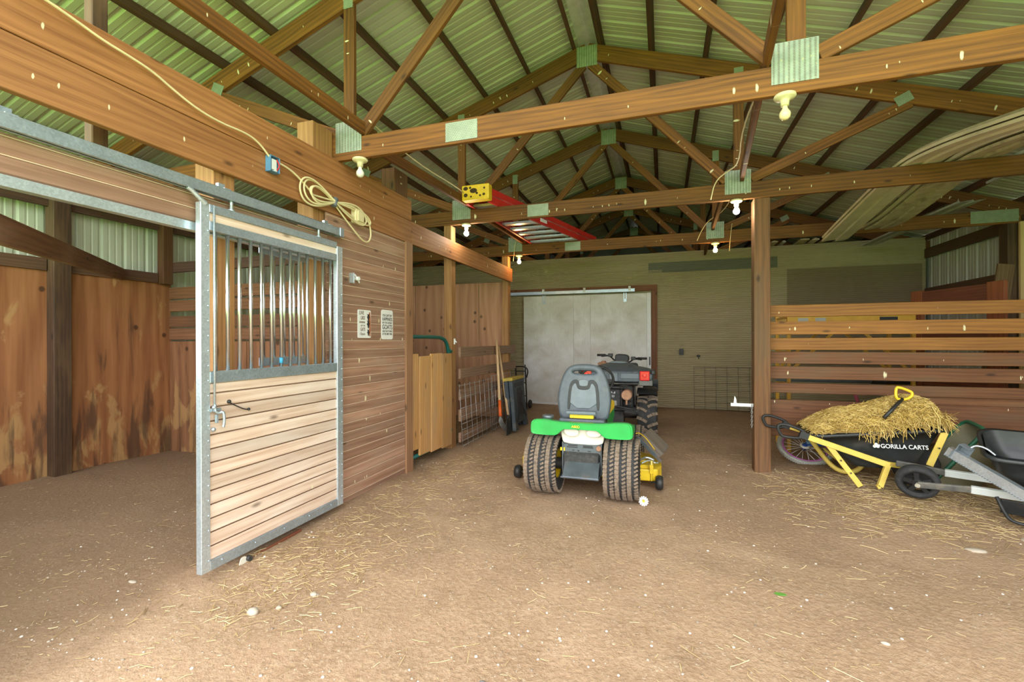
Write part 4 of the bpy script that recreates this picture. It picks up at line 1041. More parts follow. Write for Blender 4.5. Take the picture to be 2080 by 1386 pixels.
# fender deck: one arched shell, rear outline from the photo
ol = [(-.418, .545), (-.416, .612), (-.400, .636), (-.375, .646), (-.29, .648), (-.20, .634), (0, .630), (.20, .634), (.28, .648), (.375, .648), (.400, .638), (.416, .615), (.418, .545), (.412, .528), (.395, .520), (.30, .516), (.225, .518), (.195, .526), (.150, .570), (.12, .577), (-.12, .577), (-.150, .568), (-.190, .528), (-.22, .519), (-.30, .518), (-.395, .523), (-.412, .530)]
rg = []
for y, k, kz in ((-.150, .955, .98), (-.165, .985, 1.), (-.155, 1., 1.), (-.09, 1.0, .97), (.02, 1.0, .70), (.22, .99, .38), (.42, .96, .2)):
    rg.append([Vector((x*k, y, .52+(z-.52)*kz)) for x, z in smooth_poly(ol, 1)])
MB().loft(rg).build('fender_deck', M_GREEN, mw)
lettering('model_lettering', [('A80D', 0, 0, .021, .068)], M_YELP, mw, mat4((1,0,0), (0,.03,1), (0,-1,.03), (-.035, -.1695, .590)))
MB().lathe([(.0, .05), (.042, .05), (.050, .045), (.050, .022), (.040, .018), (.036, -.02)], 20, 0, Matrix.Translation((-.30, -.02, .615))).build('fuel_cap', M_STEEL, mw)
# white tank with two bulges
b = MB().prism(smooth_poly([(-.175, .60), (.185, .60), (.185, .48), (.16, .440), (-.14, .440), (-.165, .48)], 1), 'y', -.095, .05)
b.prism(smooth_poly([(-.155, .58), (-.015, .58), (-.02, .512), (-.12, .508)], 2), 'y', -.128, -.09).prism(smooth_poly([(.045, .58), (.175, .58), (.165, .515), (.05, .512)], 2), 'y', -.128, -.09)
b.build('tank', M_TANK, mw, bevel=.008, segs=2)
# hitch plate
hp = MB().box(-.155, .165, -.10, -.085, .205, .445).box(-.16, -.145, -.11, .0, .20, .46).box(.158, .170, -.11, .0, .20, .46)
hp.prism([(-.10, .30), (-.105, .315), (-.225, .205), (-.225, .19)], 'x', -.135, .155)
hp.prism([(-.225, .19), (-.235, .205), (-.10, .205), (-.10, .19)], 'x', -.15, .160)
hp = hp.build('hitch_plate', M_STEEL, mw, bevel=.003)
q = MB()
for x0, x1, z0, z1 in ((-.11, -.03, .429, .437), (.015, .095, .429, .437), (-.12, -.03, .415, .422), (.015, .10, .417, .426), (-.075, -.055, .390, .396), (-.03, -.015, .386, .396), (.055, .08, .388, .394), (-.115, -.10, .355, .368), (-.03, -.015, .350, .362), (.10, .125, .345, .362), (.14, .148, .305, .33), (-.12, .12, .298, .304)): q.box(x0, x1, -.1025, -.099, z0, z1)
q.build('slots', M_BLK, hp)
MB().box(-.175, -.135, -.108, -.100, .385, .412).build('caution_label', M_YELP, mw)
MB().box(.17, .24, -.06, .0, .22, .27).build('side_bracket', M_ALU, mw, bevel=.004)
MB().cyl((.145, -.115, .42), (.145, -.09, .42), .022, 12).build('outlet_plug', M_RUST, mw, bevel=.004)
# seat: shell with hand slot, inset panels
C0 = -.022
def sol(pts, it=2): return smooth_poly(pts, it)
shell = sol([(C0+x, z) for x, z in ((-.185, .610), (-.205, .70), (-.214, .815), (-.182, .955), (-.138, 1.045), (-.075, 1.072), (.075, 1.072), (.138, 1.045), (.182, .955), (.214, .815), (.205, .70), (.185, .610))], 2)
slot = sol([(C0-.125, .985), (C0-.128, 1.062), (C0+.090, 1.062), (C0+.132, 1.03), (C0+.122, .985)], 2)
SM = mat4((1,0,0), (0,.10,.995), (0,-.995,.10), (0, .115, 0))      # outline plane, leaning back a little
sh = link_mesh('seat_shell', curve_mesh([shell, slot[::-1]], .02, .024, 3), M_GREYP, mw, SM)
for p in sh.data.polygons: p.use_smooth = True
SF = mat4((1,0,0), (0,.10,.995), (0,-.995,.10), (0, .115-.045, 0))
ar = sol([(C0-.142, .700), (C0-.128, .90), (C0-.100, .955), (C0-.055, .962), (C0-.045, .935), (C0-.03, .905), (C0+.03, .905), (C0+.045, .935), (C0+.055, .962), (C0+.10, .955), (C0+.128, .90), (C0+.142, .700), (C0+.118, .700), (C0+.106, .885), (C0+.085, .928), (C0+.068, .930), (C0+.06, .895), (C0+.036, .876), (C0-.036, .876), (C0-.06, .895), (C0-.068, .930), (C0-.085, .928), (C0-.106, .885), (C0-.118, .700)], 1)
link_mesh('seat_groove', curve_mesh([ar], .003, .002, 1), M_BLK, mw, SF)
link_mesh('seat_panel', curve_mesh([sol([(C0-.115, .715), (C0-.104, .885), (C0-.083, .924), (C0-.068, .924), (C0-.058, .885), (C0-.034, .870), (C0+.034, .870), (C0+.058, .885), (C0+.068, .924), (C0+.083, .924), (C0+.104, .885), (C0+.115, .715)], 1)], .004, .004, 2), M_GREYL, mw, SF)
link_mesh('latch_tab', curve_mesh([sol([(C0-.038, .96), (C0+.038, .96), (C0+.036, .915), (C0+.02, .908), (C0-.02, .908), (C0-.036, .915)], 1)], .006, .005, 2), M_GREYL, mw, SF)
MB().box(C0-.128, C0+.128, .0, .06, .672, .700).build('seat_ledge', M_GREYL, mw, bevel=.008, segs=2)
MB().box(C0-.10, C0+.105, .028, .07, .636, .672).build('yellow_strip', M_YELP, mw, bevel=.004)
MB().box(C0-.20, C0+.20, .03, .12, .575, .632).build('seat_base', M_GREYP, mw, bevel=.02, segs=2)
MB().box(C0-.22, C0+.225, .20, .62, .64, .74).build('seat_cushion', M_YELP, mw, bevel=.035, segs=3)
sp = MB()
for x in (-.13, .11): sp.tube([(x+.018*math.cos(a), .06+.018*math.sin(a), .635-.055+.055*(a/(8*PI))) for a in [8*PI*i/64 for i in range(65)]], .004, 6)
sp.build('seat_spring', M_DARKIN, mw)
MB().box(-.10, .09, .05, .3, .60, .64).build('seat_mount', M_DARKIN, mw)
# steering wheel, dash and bonnet ahead of the seat
sw = MB().tube([(.0+.17*math.cos(a), .80+.10*math.sin(a), .90+.13*math.sin(a)) for a in [2*PI*i/28 for i in range(28)]], .013, 8, closed=True)
sw.bar((-.16, .80, .90), (.16, .80, .90), .02, .03).cyl((0, .80, .90), (0, .95, .70), .02, 8).build('steering_wheel', M_BLK, mw)
MB().prism(smooth_poly([(.85, .34), (.85, .60), (1.0, .64), (1.45, .60), (1.62, .54), (1.66, .36)], 1), 'x', -.15, .10).build('bonnet', M_GREEN, mw, bevel=.03, segs=2)
MB().box(-.14, .10, .74, .90, .34, .72).build('dash', M_BLK, mw, bevel=.02)
# mowing deck
dk = MB().prism(smooth_poly([(-.615, .34), (-.60, .86), (-.3, 1.0), (.3, 1.0), (.62, .85), (.63, .36), (.5, .31), (-.5, .31)], 1), 'z', .065, .17)
dk.prism(smooth_poly([(-.52, .42), (-.5, .82), (-.25, .93), (.25, .93), (.5, .82), (.52, .42)], 1), 'z', .17, .205)
dk.build('mower_deck', M_YEL, mw, bevel=.012, segs=2)
for s, xc, yb in ((-1, -.655, .28), (1, .600, .32)):
    g = MB().cyl((xc-s*.055, yb, .07), (xc-s*.055, yb, .25), .011, 10, m=1).box(xc-s*.055-.016, xc-s*.055+.016, yb-.016, yb+.10, .135, .215).box(min(xc-s*.055, xc-s*.16), max(xc-s*.055, xc-s*.16), yb+.04, yb+.14, .10, .195)
    g.build('wheel_bracket', [M_YEL, M_ALU], mw, bevel=.003)
    MB().lathe([(.0, -.03), (.03, -.034), (.052, -.030), (.062, -.012), (.062, .012), (.052, .030), (.03, .034), (0, .03)], 24, 0, Matrix.Translation((xc+s*.01, yb, .062)) @ XR90).cyl((xc-s*.06, yb, .062), (xc, yb, .062), .008, 8).build('deck_wheel', M_BLK, mw)
MB().tube(smooth_line([(.46, .36, .21), (.52, .40, .235), (.57, .44, .20), (.60, .42, .21)], 2), .008, 8).tube(smooth_line([(.44, .50, .2), (.50, .48, .24), (.56, .5, .21)], 2), .012, 6).build('deck_linkage', M_ALU, mw)
# folded-up discharge chute of dirty rubber
cm = mat4(Vector((.62, -.10, -.62)).normalized(), Vector((.20, 1., .04)).normalized(), Vector((.62, -.10, .70)).normalized(), V(-.205, 4.42, .40))
MB().box(0, .245, -.02, .30, -.012, .05).build('discharge_chute', W_BLOCK, mw, M=cm, bevel=.012, segs=2)
ch = MB().box(-.02, .28, -.035, -.015, -.03, .0)
ch.build('chute_hinge_bar', M_STEEL, mw, M=cm, bevel=.003)
MB().tube(smooth_line([V(-.222, 4.06, .50), V(-.20, 4.12, .497), V(-.15, 4.25, .43), V(-.075, 4.33, .31)], 2), .0045, 6).build('yellow_cord', M_YELP, mw)

# ---------------------------------------------------------------- quad bike in front of the mower
AO = (-.60, 6.45, -.005)
at = thing('quad_bike', 'dark grey quad bike with red tail lights parked ahead of the mower', 'quad bike', AO)
for s in (-1, 1):
    for y, nm, w in ((0, 'rear_tyre', .25), (1.22, 'front_tyre', .20)):
        t = tyre(nm, at, (s*.40, y, .275), .262, w, .15, chevron)
        MB().lathe([(.155, -.06), (.12, -.03), (.0, -.03)], 24, 0, Matrix.Translation((s*.40, y, .275)) @ XR90).lathe([(.155, .06), (.12, .03), (.0, .03)], 24, 0, Matrix.Translation((s*.40, y, .275)) @ XR90).build('wheel_disc', M_DARKIN, t)
# rear body: sloping panel between the lights
def sec(y, zt, zb, hw, hump):
    return [Vector(p) for p in ((-hw, y, zb+.03), (-hw-.01, y, zt-.03), (-hw*.8, y, zt), (-.27, y, zt+.01), (-.15, y, zt+hump*.9), (-.10, y, zt+hump), (.10, y, zt+hump), (.15, y, zt+hump*.9), (.27, y, zt+.01), (hw*.8, y, zt), (hw+.01, y, zt-.03), (hw, y, zb+.03), (hw*.6, y, zb), (-hw*.6, y, zb))]
MB().loft([sec(-.30, .86, .765, .44, 0.), sec(-.285, .89, .755, .46, .005), sec(-.15, .925, .76, .48, .02), sec(.05, .935, .77, .47, .05), sec(.15, .935, .78, .42, .06), sec(.5, .90, .70, .24, .0), sec(.9, .88, .66, .20, .03)], sm=False).build('rear_body', M_GREYP, at, bevel=.010, segs=2)
MB().box(-.078, .035, -.318, -.29, .765, .875).build('tool_lid', M_GREYL, at, bevel=.006)
for x in (.065, -.345): MB().box(x, x+.235, -.312, -.285, .80, .872).build('side_lid', M_GREYL, at, bevel=.006)
MB().prism(smooth_poly([(-.17, .925), (-.13, .99), (-.08, 1.012), (.08, 1.012), (.13, .99), (.17, .925)], 1), 'y', .10, .34).build('rack_hump', M_GREYL, at, bevel=.012, segs=2)
MB().box(-.12, .12, .30, .80, .80, .93).build('saddle', M_BLK, at, bevel=.04, segs=3)
for s in (-1, 1):
    MB().box(s*.372-.062, s*.372+.062, -.335, -.285, .782, .905).build('tail_light', M_REDL, at, bevel=.012, segs=2)
    MB().lathe([(.03, 0), (.024, .012), (0, .014)], 16, 0, Matrix.Translation((s*.372, -.335, .85)) @ Matrix.Rotation(PI/2, 4, 'X')).build('lens_core', M_REDL2, at)
    MB().box(s*.385-.085, s*.385+.085, -.32, -.26, .715, .785).build('light_mount', M_GREYD, at, bevel=.008)
    pr = [(.345*math.cos(math.radians(a)), .275+.345*math.sin(math.radians(a))) for a in range(58, 168, 10)]
    pr2 = [(.325*math.cos(math.radians(a)), .275+.325*math.sin(math.radians(a))) for a in range(58, 168, 10)]
    MB().prism([(-y, z+.04) for y, z in pr] + [(-y, z+.04) for y, z in pr2[::-1]], 'x', s*.40-.13, s*.40+.12).build('rear_fender', M_BLK, at)
    MB().prism([(-y+1.22, z+.06) for y, z in pr] + [(-y+1.22, z+.06) for y, z in pr2[::-1]], 'x', s*.40-.12, s*.40+.12).build('front_fender', M_GREYP, at)
    MB().box(s*.47-.02, s*.47+.035, -.30, -.24, .86, .92).build('rack_end', M_BLK, at, bevel=.01)
b = MB()
b.tube(smooth_line([(-.36, -.28, .74), (-.2, -.30, .735), (.2, -.30, .735), (.36, -.28, .74)], 2), .014, 8).tube([(.05, -.29, .70), (.26, -.26, .74)], .012).tube([(-.16, -.27, .68), (.10, -.27, .68)], .018)
b.tube([(-.10, -.24, .70), (-.10, -.22, .40)], .013).tube([(.075, -.25, .68), (.075, -.24, .40)], .016).tube([(.24, -.2, .70), (.25, -.22, .45)], .012)
b.tube(smooth_line([(-.10, -.2, .42), (.05, -.28, .43), (.20, -.27, .40), (.30, -.2, .38)], 2), .012).tube(smooth_line([(-.1, -.22, .38), (.1, -.27, .40), (.28, -.24, .36)], 2), .010)
b.build('rear_frame_tubes', M_DARKIN, at)
MB().box(-.18, .22, -.12, .25, .34, .70).box(-.14, .10, -.20, -.10, .42, .66).cyl((.10, -.20, .36), (.30, -.18, .36), .06, 12).cyl((.1, -.22, .47), (.2, -.2, .47), .04, 10).build('engine', M_DARKIN, at, bevel=.015)
MB().cyl((-.36, 0, .275), (.36, 0, .275), .035, 10).box(-.09, .09, -.10, .10, .19, .36).build('rear_axle', M_DARKIN, at)
MB().box(-.20, .20, .2, 1.3, .28, .40).build('frame', M_DARKIN, at)
MB().cyl((.143, -.02, .585), (.143, -.30, .585), .068, 20).build('muffler', M_RUST, at, bevel=.004)
MB().cyl((.143, -.30, .585), (.143, -.312, .585), .060, 20).cyl((.143, -.30, .52), (.143, -.30, .46), .014, 8).build('muffler_cap', M_RUST2, at)
pl = MB().box(-.075, .0, -.215, -.203, .53, .64).build('engine_label', M_BLK, at)
lettering('lettering', [('LJ', 0, .048, .026, .05), ('122', -.008, 0, .026, .05)], M_WHITE, pl, mat4((1,0,0), (0,0,1), (0,-1,0), (-.036, -.2155, .545)))
MB().box(-.085, .01, -.215, -.20, .40, .50).build('engine_casting', M_DUSTM, at, bevel=.01)
# handlebars
hb = MB().tube(smooth_line([(-.30, .70, 1.075), (-.18, .72, 1.07), (-.12, .80, .99), (0, .83, .95), (.12, .80, .97), (.19, .72, 1.035), (.31, .70, 1.03)], 2), .011, 8)
hb.build('handlebar', M_BLK, at)
for s, z in ((-1, 1.077), (1, 1.030)):
    MB().cyl((s*.24, .70, z), (s*.37, .69, z), .018, 10).build('grip', M_BLK, at)
    MB().box(s*.17-.035, s*.17+.035, .67, .74, z-.025, z+.025).bar((s*.20, .66, z-.01), (s*.30, .62, z-.02), .012, .016).build('brake_lever', M_DARKIN, at, bevel=.006)
MB().prism(smooth_poly([(-.10, .955), (-.105, 1.06), (-.085, 1.095), (.075, 1.085), (.105, 1.05), (.10, .965)], 1), 'y', .70, .88).build('instrument_pod', M_BLK, at, bevel=.015, segs=2)
MB().prism(smooth_poly([(.86, .70), (.92, .96), (1.2, .93), (1.6, .80), (1.62, .62), (1.0, .55)], 1), 'x', -.22, .22).build('front_body', M_GREYP, at, bevel=.03, segs=2)
MB().box(-.30, -.17, .22, .34, .945, .985).box(-.27, -.20, .30, .44, .965, 1.0).build('rack_bag', M_RUST, at, bevel=.012)

# ---------------------------------------------------------------- ladder on the chords
LZ = ZC+.171
ld = thing('step_ladder', 'red step ladder with yellow cap lying across the second and third trusses', 'ladder', (-2.0, 4.75, LZ))
Lp = lambda X, Y, Z: (X+2.0, Y-4.75, Z)
MB().box(-.165, .165, 0, .11, .012, .185).build('cap', M_YELP, ld, bevel=.012, segs=2)
for x, z, r, sq in ((-.115, .145, .022, 1.3), (-.06, .15, .014, 1.), (-.02, .115, .028, 1.6), (-.115, .07, .022, 1.1), (.02, .085, .014, 1.), (.06, .055, .012, 1.), (.11, .135, .012, 1.), (.105, .065, .014, 1.2), (-.05, .05, .01, 1.2)):
    MB().prism([(x+r*sq*math.cos(a), z+r*math.sin(a)) for a in [2*PI*i/12 for i in range(12)]], 'y', -.0015, .0).build('tool_hole', M_DARKHOLE, ld)
xl = lambda y: -2.155 + .115*(y-4.85)/2.4; xr = lambda y: -1.865 + .66*(y-4.85)/2.4
Y2 = 7.75
for fn, s in ((xl, 1), (xr, -1)):
    for z0, z1 in ((0, .078), (.095, .165)):
        b = MB(); a = Vector(Lp(fn(4.85), 4.85, 0)); c = Vector(Lp(fn(Y2), Y2, 0))
        for dx_, w_ in ((0, .004),):
            b.bar(a+Vector((0, 0, (z0+z1)/2)), c+Vector((0, 0, (z0+z1)/2)), .005, z1-z0)
            for z in (z0+.003, z1-.003): b.bar(a+Vector((s*.013, 0, z)), c+Vector((s*.013, 0, z)), .028, .005)
        b.build('rail', M_LRED, ld)
y = 5.02
while y < 7.6:
    x0, x1 = xl(y)+.01, xr(y)-.01
    MB().box(Lp(x0, 0, 0)[0], Lp(x1, 0, 0)[0], y-4.75, y-4.75+.085, .014, .020).box(Lp(x0, 0, 0)[0], Lp(x1, 0, 0)[0], y-4.75, y-4.75+.005, .014, .045).build('step', M_ALU, ld, bevel=.001)
    if y > 5.1: MB().box(Lp(x0, 0, 0)[0], Lp(x1, 0, 0)[0], y-4.75+.14, y-4.75+.175, .115, .135).build('rear_brace', M_ALU, ld)
    y += .30
MB().bar(Lp(xr(5.95)+.004, 5.95, .05), Lp(xr(6.12)+.004, 6.12, .05), .003, .045).build('label', M_WHITE, ld)

# ---------------------------------------------------------------- vinyl siding draped over the second truss
def siding(x0, x1, prof, mat, label, laps=2, name='siding_strip'):
    """strip between x0..x1; prof = (y, z, dx) stations"""
    P = smooth_line([(dx, y, z) for y, z, dx in prof], 2); w = x1-x0; b = MB(); cs = []
    for k in range(laps):
        a = w*k/laps; c = w*(k+1)/laps
        cs += [(a, .0), (a+.006, -.020), (c-.014, -.003), (c-.010, .0)]
    n = len(cs)
    top = [[Vector((x0+p.x+u, p.y, p.z+v)) for u, v in cs] for p in P]
    ring = [[q for q in r] + [q+Vector((0, 0, .0025)) for q in r[::-1]] for r in top]
    b.loft(ring, sm=False)
    o = Vector((x0, prof[0][0], prof[0][1])); b.v = [tuple(Vector(v)-o) for v in b.v]
    return tag(b.build(name, mat, None, o), label, 'siding strip', 'long siding strips over the trusses')
def drape(e, dz, end=2.62, y1=7.06):
    return [(2.5, 2.40+dz, .14), (3.2, 2.57+dz, .12), (3.74, 2.69+dz, .10), (4.4, 2.82+dz, .07), (4.87, 2.885+dz, .06), (5.12, 2.892+dz, .05), (5.5, 2.855+dz, .04), (5.92, 2.785+dz, .02), (6.5, 2.695+dz, .0), (y1, end+dz, -.01)]
siding(2.01, 2.32, drape(0, 0), M_VINYL, 'left beige siding strip draped over the second truss', 2)
siding(1.99, 2.28, drape(0, .030, y1=6.98), M_VINYL, 'beige siding strip stacked on the left one, slightly shorter', 2)
siding(2.02, 2.20, drape(0, .056, y1=6.90), M_VINYLD, 'upper siding strip of the left bundle', 1)
siding(2.42, 2.74, drape(0, -.005, 2.70, 6.86), M_VINYLD, 'dusty lower siding strip of the right bundle', 2)
siding(2.38, 2.66, drape(0, .028, 2.70, 7.00), M_VINYL, 'middle siding strip of the right bundle', 2)
siding(2.36, 2.56, drape(0, .058, 2.72, 6.94), M_VINYLD, 'top siding strip of the right bundle', 2)
siding(2.86, 2.905, [(4.2, 2.86, .05), (5.1, 2.90, .02), (6.0, 2.90, .0), (6.9, 2.885, -.06)], M_VINYLG, 'narrow pale siding strip right of the dusty bundle', 1)
siding(3.10, 3.19, [(4.6, 2.92, .05), (5.1, 2.895, .0), (5.9, 2.89, -.0)], M_VINYLG, 'short pale siding strip near the right wall above the second truss', 1)
siding(3.18, 3.44, [(6.7, 2.915, .10), (7.2, 2.895, .03), (7.9, 2.885, .0), (9.1, 2.88, -.05)], M_VINYLG, 'grey-green siding piece lying on the third truss near its right end', 2)
for i, (x, y0, y1, w, z, m) in enumerate(((1.80, 9.0, 10.4, .10, 3.0, M_VINYLD), (1.98, 9.05, 10.2, .05, 3.0, M_VINYLG), (2.22, 8.95, 10.6, .14, 3.0, M_VINYLD), (2.42, 9.0, 10.3, .10, 3.0, M_VINYL), (2.60, 9.1, 10.2, .06, 3.0, M_VINYLD), (2.82, 9.0, 10.5, .13, 3.0, M_VINYLG))):
    tag(MB().box(0, w, 0, y1-y0, 0, .022).bar((w*.5, .02, .03), (w*.8+.05, y1-y0-.1, .06), .04, .012).build('board_scrap', m, None, (x, y0, 2.998), .002),
        ('first', 'second', 'third', 'fourth', 'fifth', 'sixth')[i]+' scrap strip from the aisle post on top of the back wall', 'board scrap', 'scrap strips on the back wall')

# ---------------------------------------------------------------- lamps
def lamp(x, ty, mat, label):
    l = thing('ceiling_lamp', label, 'lamp', (x, ty+.019, ZC), group='bulb lamps under the trusses')
    MB().lathe([(.0, 0), (.056, 0), (.058, -.010), (.050, -.020), (.028, -.026), (.023, -.034), (.021, -.062), (.0, -.062)], 24).build('holder', M_PORC, l)
    MB().lathe([(.0125, -.060), (.0135, -.075), (.020, -.086), (.0285, -.100), (.030, -.112), (.0265, -.127), (.016, -.138), (.0, -.142)], 20).build('bulb', mat, l)
lamp(-2.21, TY[0], M_BULB, 'unlit bulb lamp at the left end of the nearest truss')
lamp(.665, TY[0], M_BULBY, 'unlit yellowish bulb lamp under the large nail plate of the nearest truss')
lamp(-2.245, TY[1], M_LITC, 'lit white bulb lamp left under the second truss')
lamp(.70, TY[1], M_LITC, 'lit white bulb lamp beside the top of the aisle post')
lamp(-2.24, TY[2], M_LITW, 'lit warm bulb lamp left under the third truss')
lamp(.715, TY[2], M_LITW, 'lit warm bulb lamp right under the third truss')
def cable(name, pts, r, label, mat=None):
    tag(MB().tube(smooth_line(pts, 2), r, 6).build(name, mat or M_CREAM), label, 'cable', 'electric cables in the roof')
cable('lamp_cable', [(.60, 2.94, 2.98), (.62, 3.3, 2.975), (.58, 3.9, 2.93), (.66, 4.6, 2.90), (.60, 4.95, 2.96), (.50, 5.03, 2.90), (.46, 5.03, 2.72)], .006, 'cream cable running back from the large nail plate to the second truss')
cable('lamp_cable', [(.76, 5.10, 2.97), (.74, 5.8, 2.90), (.70, 6.4, 2.92), (.60, 7.0, 2.98), (.52, 7.13, 2.86), (.47, 7.14, 2.74)], .006, 'cream cable from the second truss to the right lamp of the third truss')
cable('lamp_cable', [(-2.12, 3.0, 2.972), (-2.20, 3.8, 2.972), (-2.12, 4.6, 2.972), (-2.17, 5.0, 2.98)], .006, 'cream cable along the brace toward the yellow ladder cap')
cable('hanging_string', [(-2.26, 7.10, 2.95), (-2.30, 7.12, 2.84), (-2.33, 7.13, 2.60)], .005, 'thin cord hanging at the left end of the third truss')
cable('hanging_string', [(.93, 7.13, 2.95), (.91, 7.12, 2.80), (.895, 7.12, 2.56)], .004, 'thin string hanging beside the right lamp of the third truss')

# ---------------------------------------------------------------- tools by the far stall
fk = thing('manure_fork', 'manure fork with orange ferrule leaning on the far stall rails', 'fork', (-2.1, 5.85, .30))
F = lambda x, y, z: (x+2.1, y-5.85, z-.30)
MB().cyl(F(-2.355, 6.40, 1.31), F(-2.145, 5.945, .46), .019, 12).build('handle', W_HANDLE, fk)
MB().cyl(F(-2.147, 5.95, .47), F(-2.10, 5.85, .27), .023, 12).build('ferrule', M_ORANGE, fk)
b = MB()
for k in range(5):
    t = k/4; b.tube(smooth_line([F(-2.10, 5.85, .275), F(-2.10+.02*t, 5.78+.10*t, .22), F(-2.08, 5.84+.14*t, .12), F(-2.07, 5.97+.22*t, .05), F(-2.06, 6.10+.28*t, .022)], 2), .0055, 6)
b.build('tines', M_WIRE, fk)
sv = thing('barn_shovel', 'shovel with plain wooden handle leaning right of the manure fork', 'shovel', (-2.0, 5.95, .25))
S = lambda x, y, z: (x+2.0, y-5.95, z-.25)
MB().cyl(S(-2.355, 6.48, 1.22), S(-2.035, 5.99, .26), .0175, 12).build('handle', W_HANDLE, sv)
MB().cyl(S(-2.035, 5.99, .27), S(-2.02, 5.965, .20), .021, 10).prism([(5.95-5.95-.09, -.24), (-.10, -.06), (-.03, .0), (.03, 0), (.10, -.06), (.09, -.24)], 'x', -.02, -.012).build('blade', M_DARKIN, sv)
sh_ = thing('folding_sawhorse', 'folded black plastic sawhorse with yellow top leaning by the far stall', 'sawhorse', (-2.0, 6.36, .03), (0, -.10, 0))
hl = .30
ol_ = [(-hl, .0), (-hl+.10, .0), (-hl+.12, .09), (hl-.12, .09), (hl-.10, 0), (hl, 0), (hl-.03, .40), (hl-.03, .70), (-hl+.03, .70), (-hl+.03, .40)]
for x0, x1 in ((-.07, -.01), (.0, .06)):
    MB().prism(ol_, 'x', x0, x1).build('leg_frame', M_BLUEG, sh_, bevel=.008)
MB().prism([(-.14, .18), (-.10, .58), (.12, .58), (.15, .18)], 'x', .056, .064).prism([(-.20, .60), (-.20, .66), (.20, .66), (.20, .60)], 'x', .056, .068).bar((.064, -.22, .12), (.064, .16, .52), .01, .035).bar((.066, .22, .14), (.066, -.05, .50), .01, .03).build('ribbing', M_BLK, sh_, bevel=.003)
MB().box(-.08, .07, -hl+.02, hl-.02, .70, .745).build('top_beam', M_YELDUST, sh_, bevel=.008)
bn = thing('blue_bin', 'blue plastic bin standing behind the folded sawhorse', 'bin', (-2.2, 6.84, 0))
MB().loft([[Vector((.10*math.cos(a), .10*math.sin(a), .0)) for a in [2*PI*i/20 for i in range(20)]], [Vector((.135*math.cos(a), .135*math.sin(a), .70)) for a in [2*PI*i/20 for i in range(20)]], [Vector((.148*math.cos(a), .148*math.sin(a), .71)) for a in [2*PI*i/20 for i in range(20)]], [Vector((.125*math.cos(a), .125*math.sin(a), .70)) for a in [2*PI*i/20 for i in range(20)]], [Vector((.095*math.cos(a), .095*math.sin(a), .03)) for a in [2*PI*i/20 for i in range(20)]]]).build('bin_body', M_BLUE, bn)
ht = thing('hand_truck', 'black tubular hand truck standing left of the white sliding door', 'hand truck', (-2.56, 8.25, 0))
b = MB()
for x in (-.10, .09): b.tube(smooth_line([(x, .12, .0), (x, .08, .4), (x, .02, .80), (x, .0, .84)], 1), .014, 8)
for z in (.25, .5, .72): b.bar((-.10, .10-.11*z, z), (.09, .10-.11*z, z), .02, .02)
b.tube(smooth_line([(-.10, .01, .80), (0, -.03, .815), (.12, -.02, .80), (.155, 0, .72), (.11, .03, .60)], 2), .013, 8).box(-.14, .14, -.20, .06, .005, .016)
b.build('frame', M_BLK, ht)
for x in (-.15, .14): MB().lathe([(0, -.02), (.07, -.024), (.085, 0), (.07, .024), (0, .02)], 20, 0, Matrix.Translation((x, .17, .086)) @ XR90).build('wheel', M_RUB, ht)

# ---------------------------------------------------------------- on the ground
R = random.Random(11)
def inside(x, y):
    # keep litter off the places where things stand
    return not (x < XL+.1 or x > XR-.1 or y < .9 or y > 9.2)
b = MB()
def drop(x, y, L, w, sp=.25):
    if not inside(x, y): return
    a = R.uniform(0, 2*PI); N = Vector((0, 0, 1))
    strand(b, Vector((x, y, fz(x, y)+.003+R.random()*.006)), Vector((math.cos(a), math.sin(a), R.gauss(0, .06))), L, w, N, R.uniform(-.15, .15))
for i in range(7000):       # fine chaff everywhere in the aisle and the stall
    y = 1.2+7.6*R.random()**1.5; x = -5.5+9.4*R.random()
    if R.random() > .35+.65*max(0, noise.noise(Vector((x*1.3, y*1.3, 5)))+.35): continue
    drop(x, y, .012+.035*R.random()**2, .0022)
for i in range(1100):       # longer stalks
    y = 1.3+6.5*R.random()**1.3; x = -3.4+6.8*R.random()
    if noise.noise(Vector((x*.9, y*.9, 15))) < -.05+.25*R.random(): continue
    drop(x, y, .03+.08*R.random()**2.5, .0028)
for i in range(1000):       # drift along the planked wall
    y = 2.1+2.8*R.random(); x = -2.25+.9*abs(R.gauss(0, .5)); drop(x, y, .025+.10*R.random()**2.2, .0028)
for i in range(2200):       # thick bedding around the barrows
    x = R.gauss(1.95, .62); y = R.gauss(4.45, .36)
    if x < .75 or y > 5.15: continue
    drop(x, y, .03+.13*R.random()**1.6, .0034)
for i in range(450):
    x = -1.95+R.gauss(0, .22); y = 2.0+R.gauss(0, .25); drop(x, y, .02+.06*R.random(), .003)
tag(b.build('straw_litter', M_STRAWF), 'loose straw and chaff scattered over the dirt floor', 'straw', kind='stuff')
b = MB(); b2 = MB()
for i in range(2600):
    y = 1.25+4.2*R.random()**1.7; x = -3.6+6.6*R.random()
    if x < -1 and R.random() < .3: y *= .8; y = max(y, 1.25)
    if not inside(x, y): continue
    r = .0022+.006*R.random()**4; b.ball((x, y, fz(x, y)+r*.2), r, 6, 0, (1, .8+.3*R.random(), .6))
tag(b.build('pebbles', M_PEBB), 'small pebbles and grit strewn over the dirt floor', 'pebbles', kind='stuff')
def rock(x, y, r, mat, label, sq=(1, .75, .55), name='stone'):
    q = MB().ball((0, 0, 0), r, 12, 0, sq)
    q.v = [tuple(Vector(p)*(1+.28*noise.noise(Vector(p)*(1.4/r)+Vector((x*9, y*9, 0))))) for p in q.v]
    return tag(q.build(name, mat, None, (x, y, fz(x, y)+r*sq[2]*.35)), label, 'stone', 'stones on the floor')
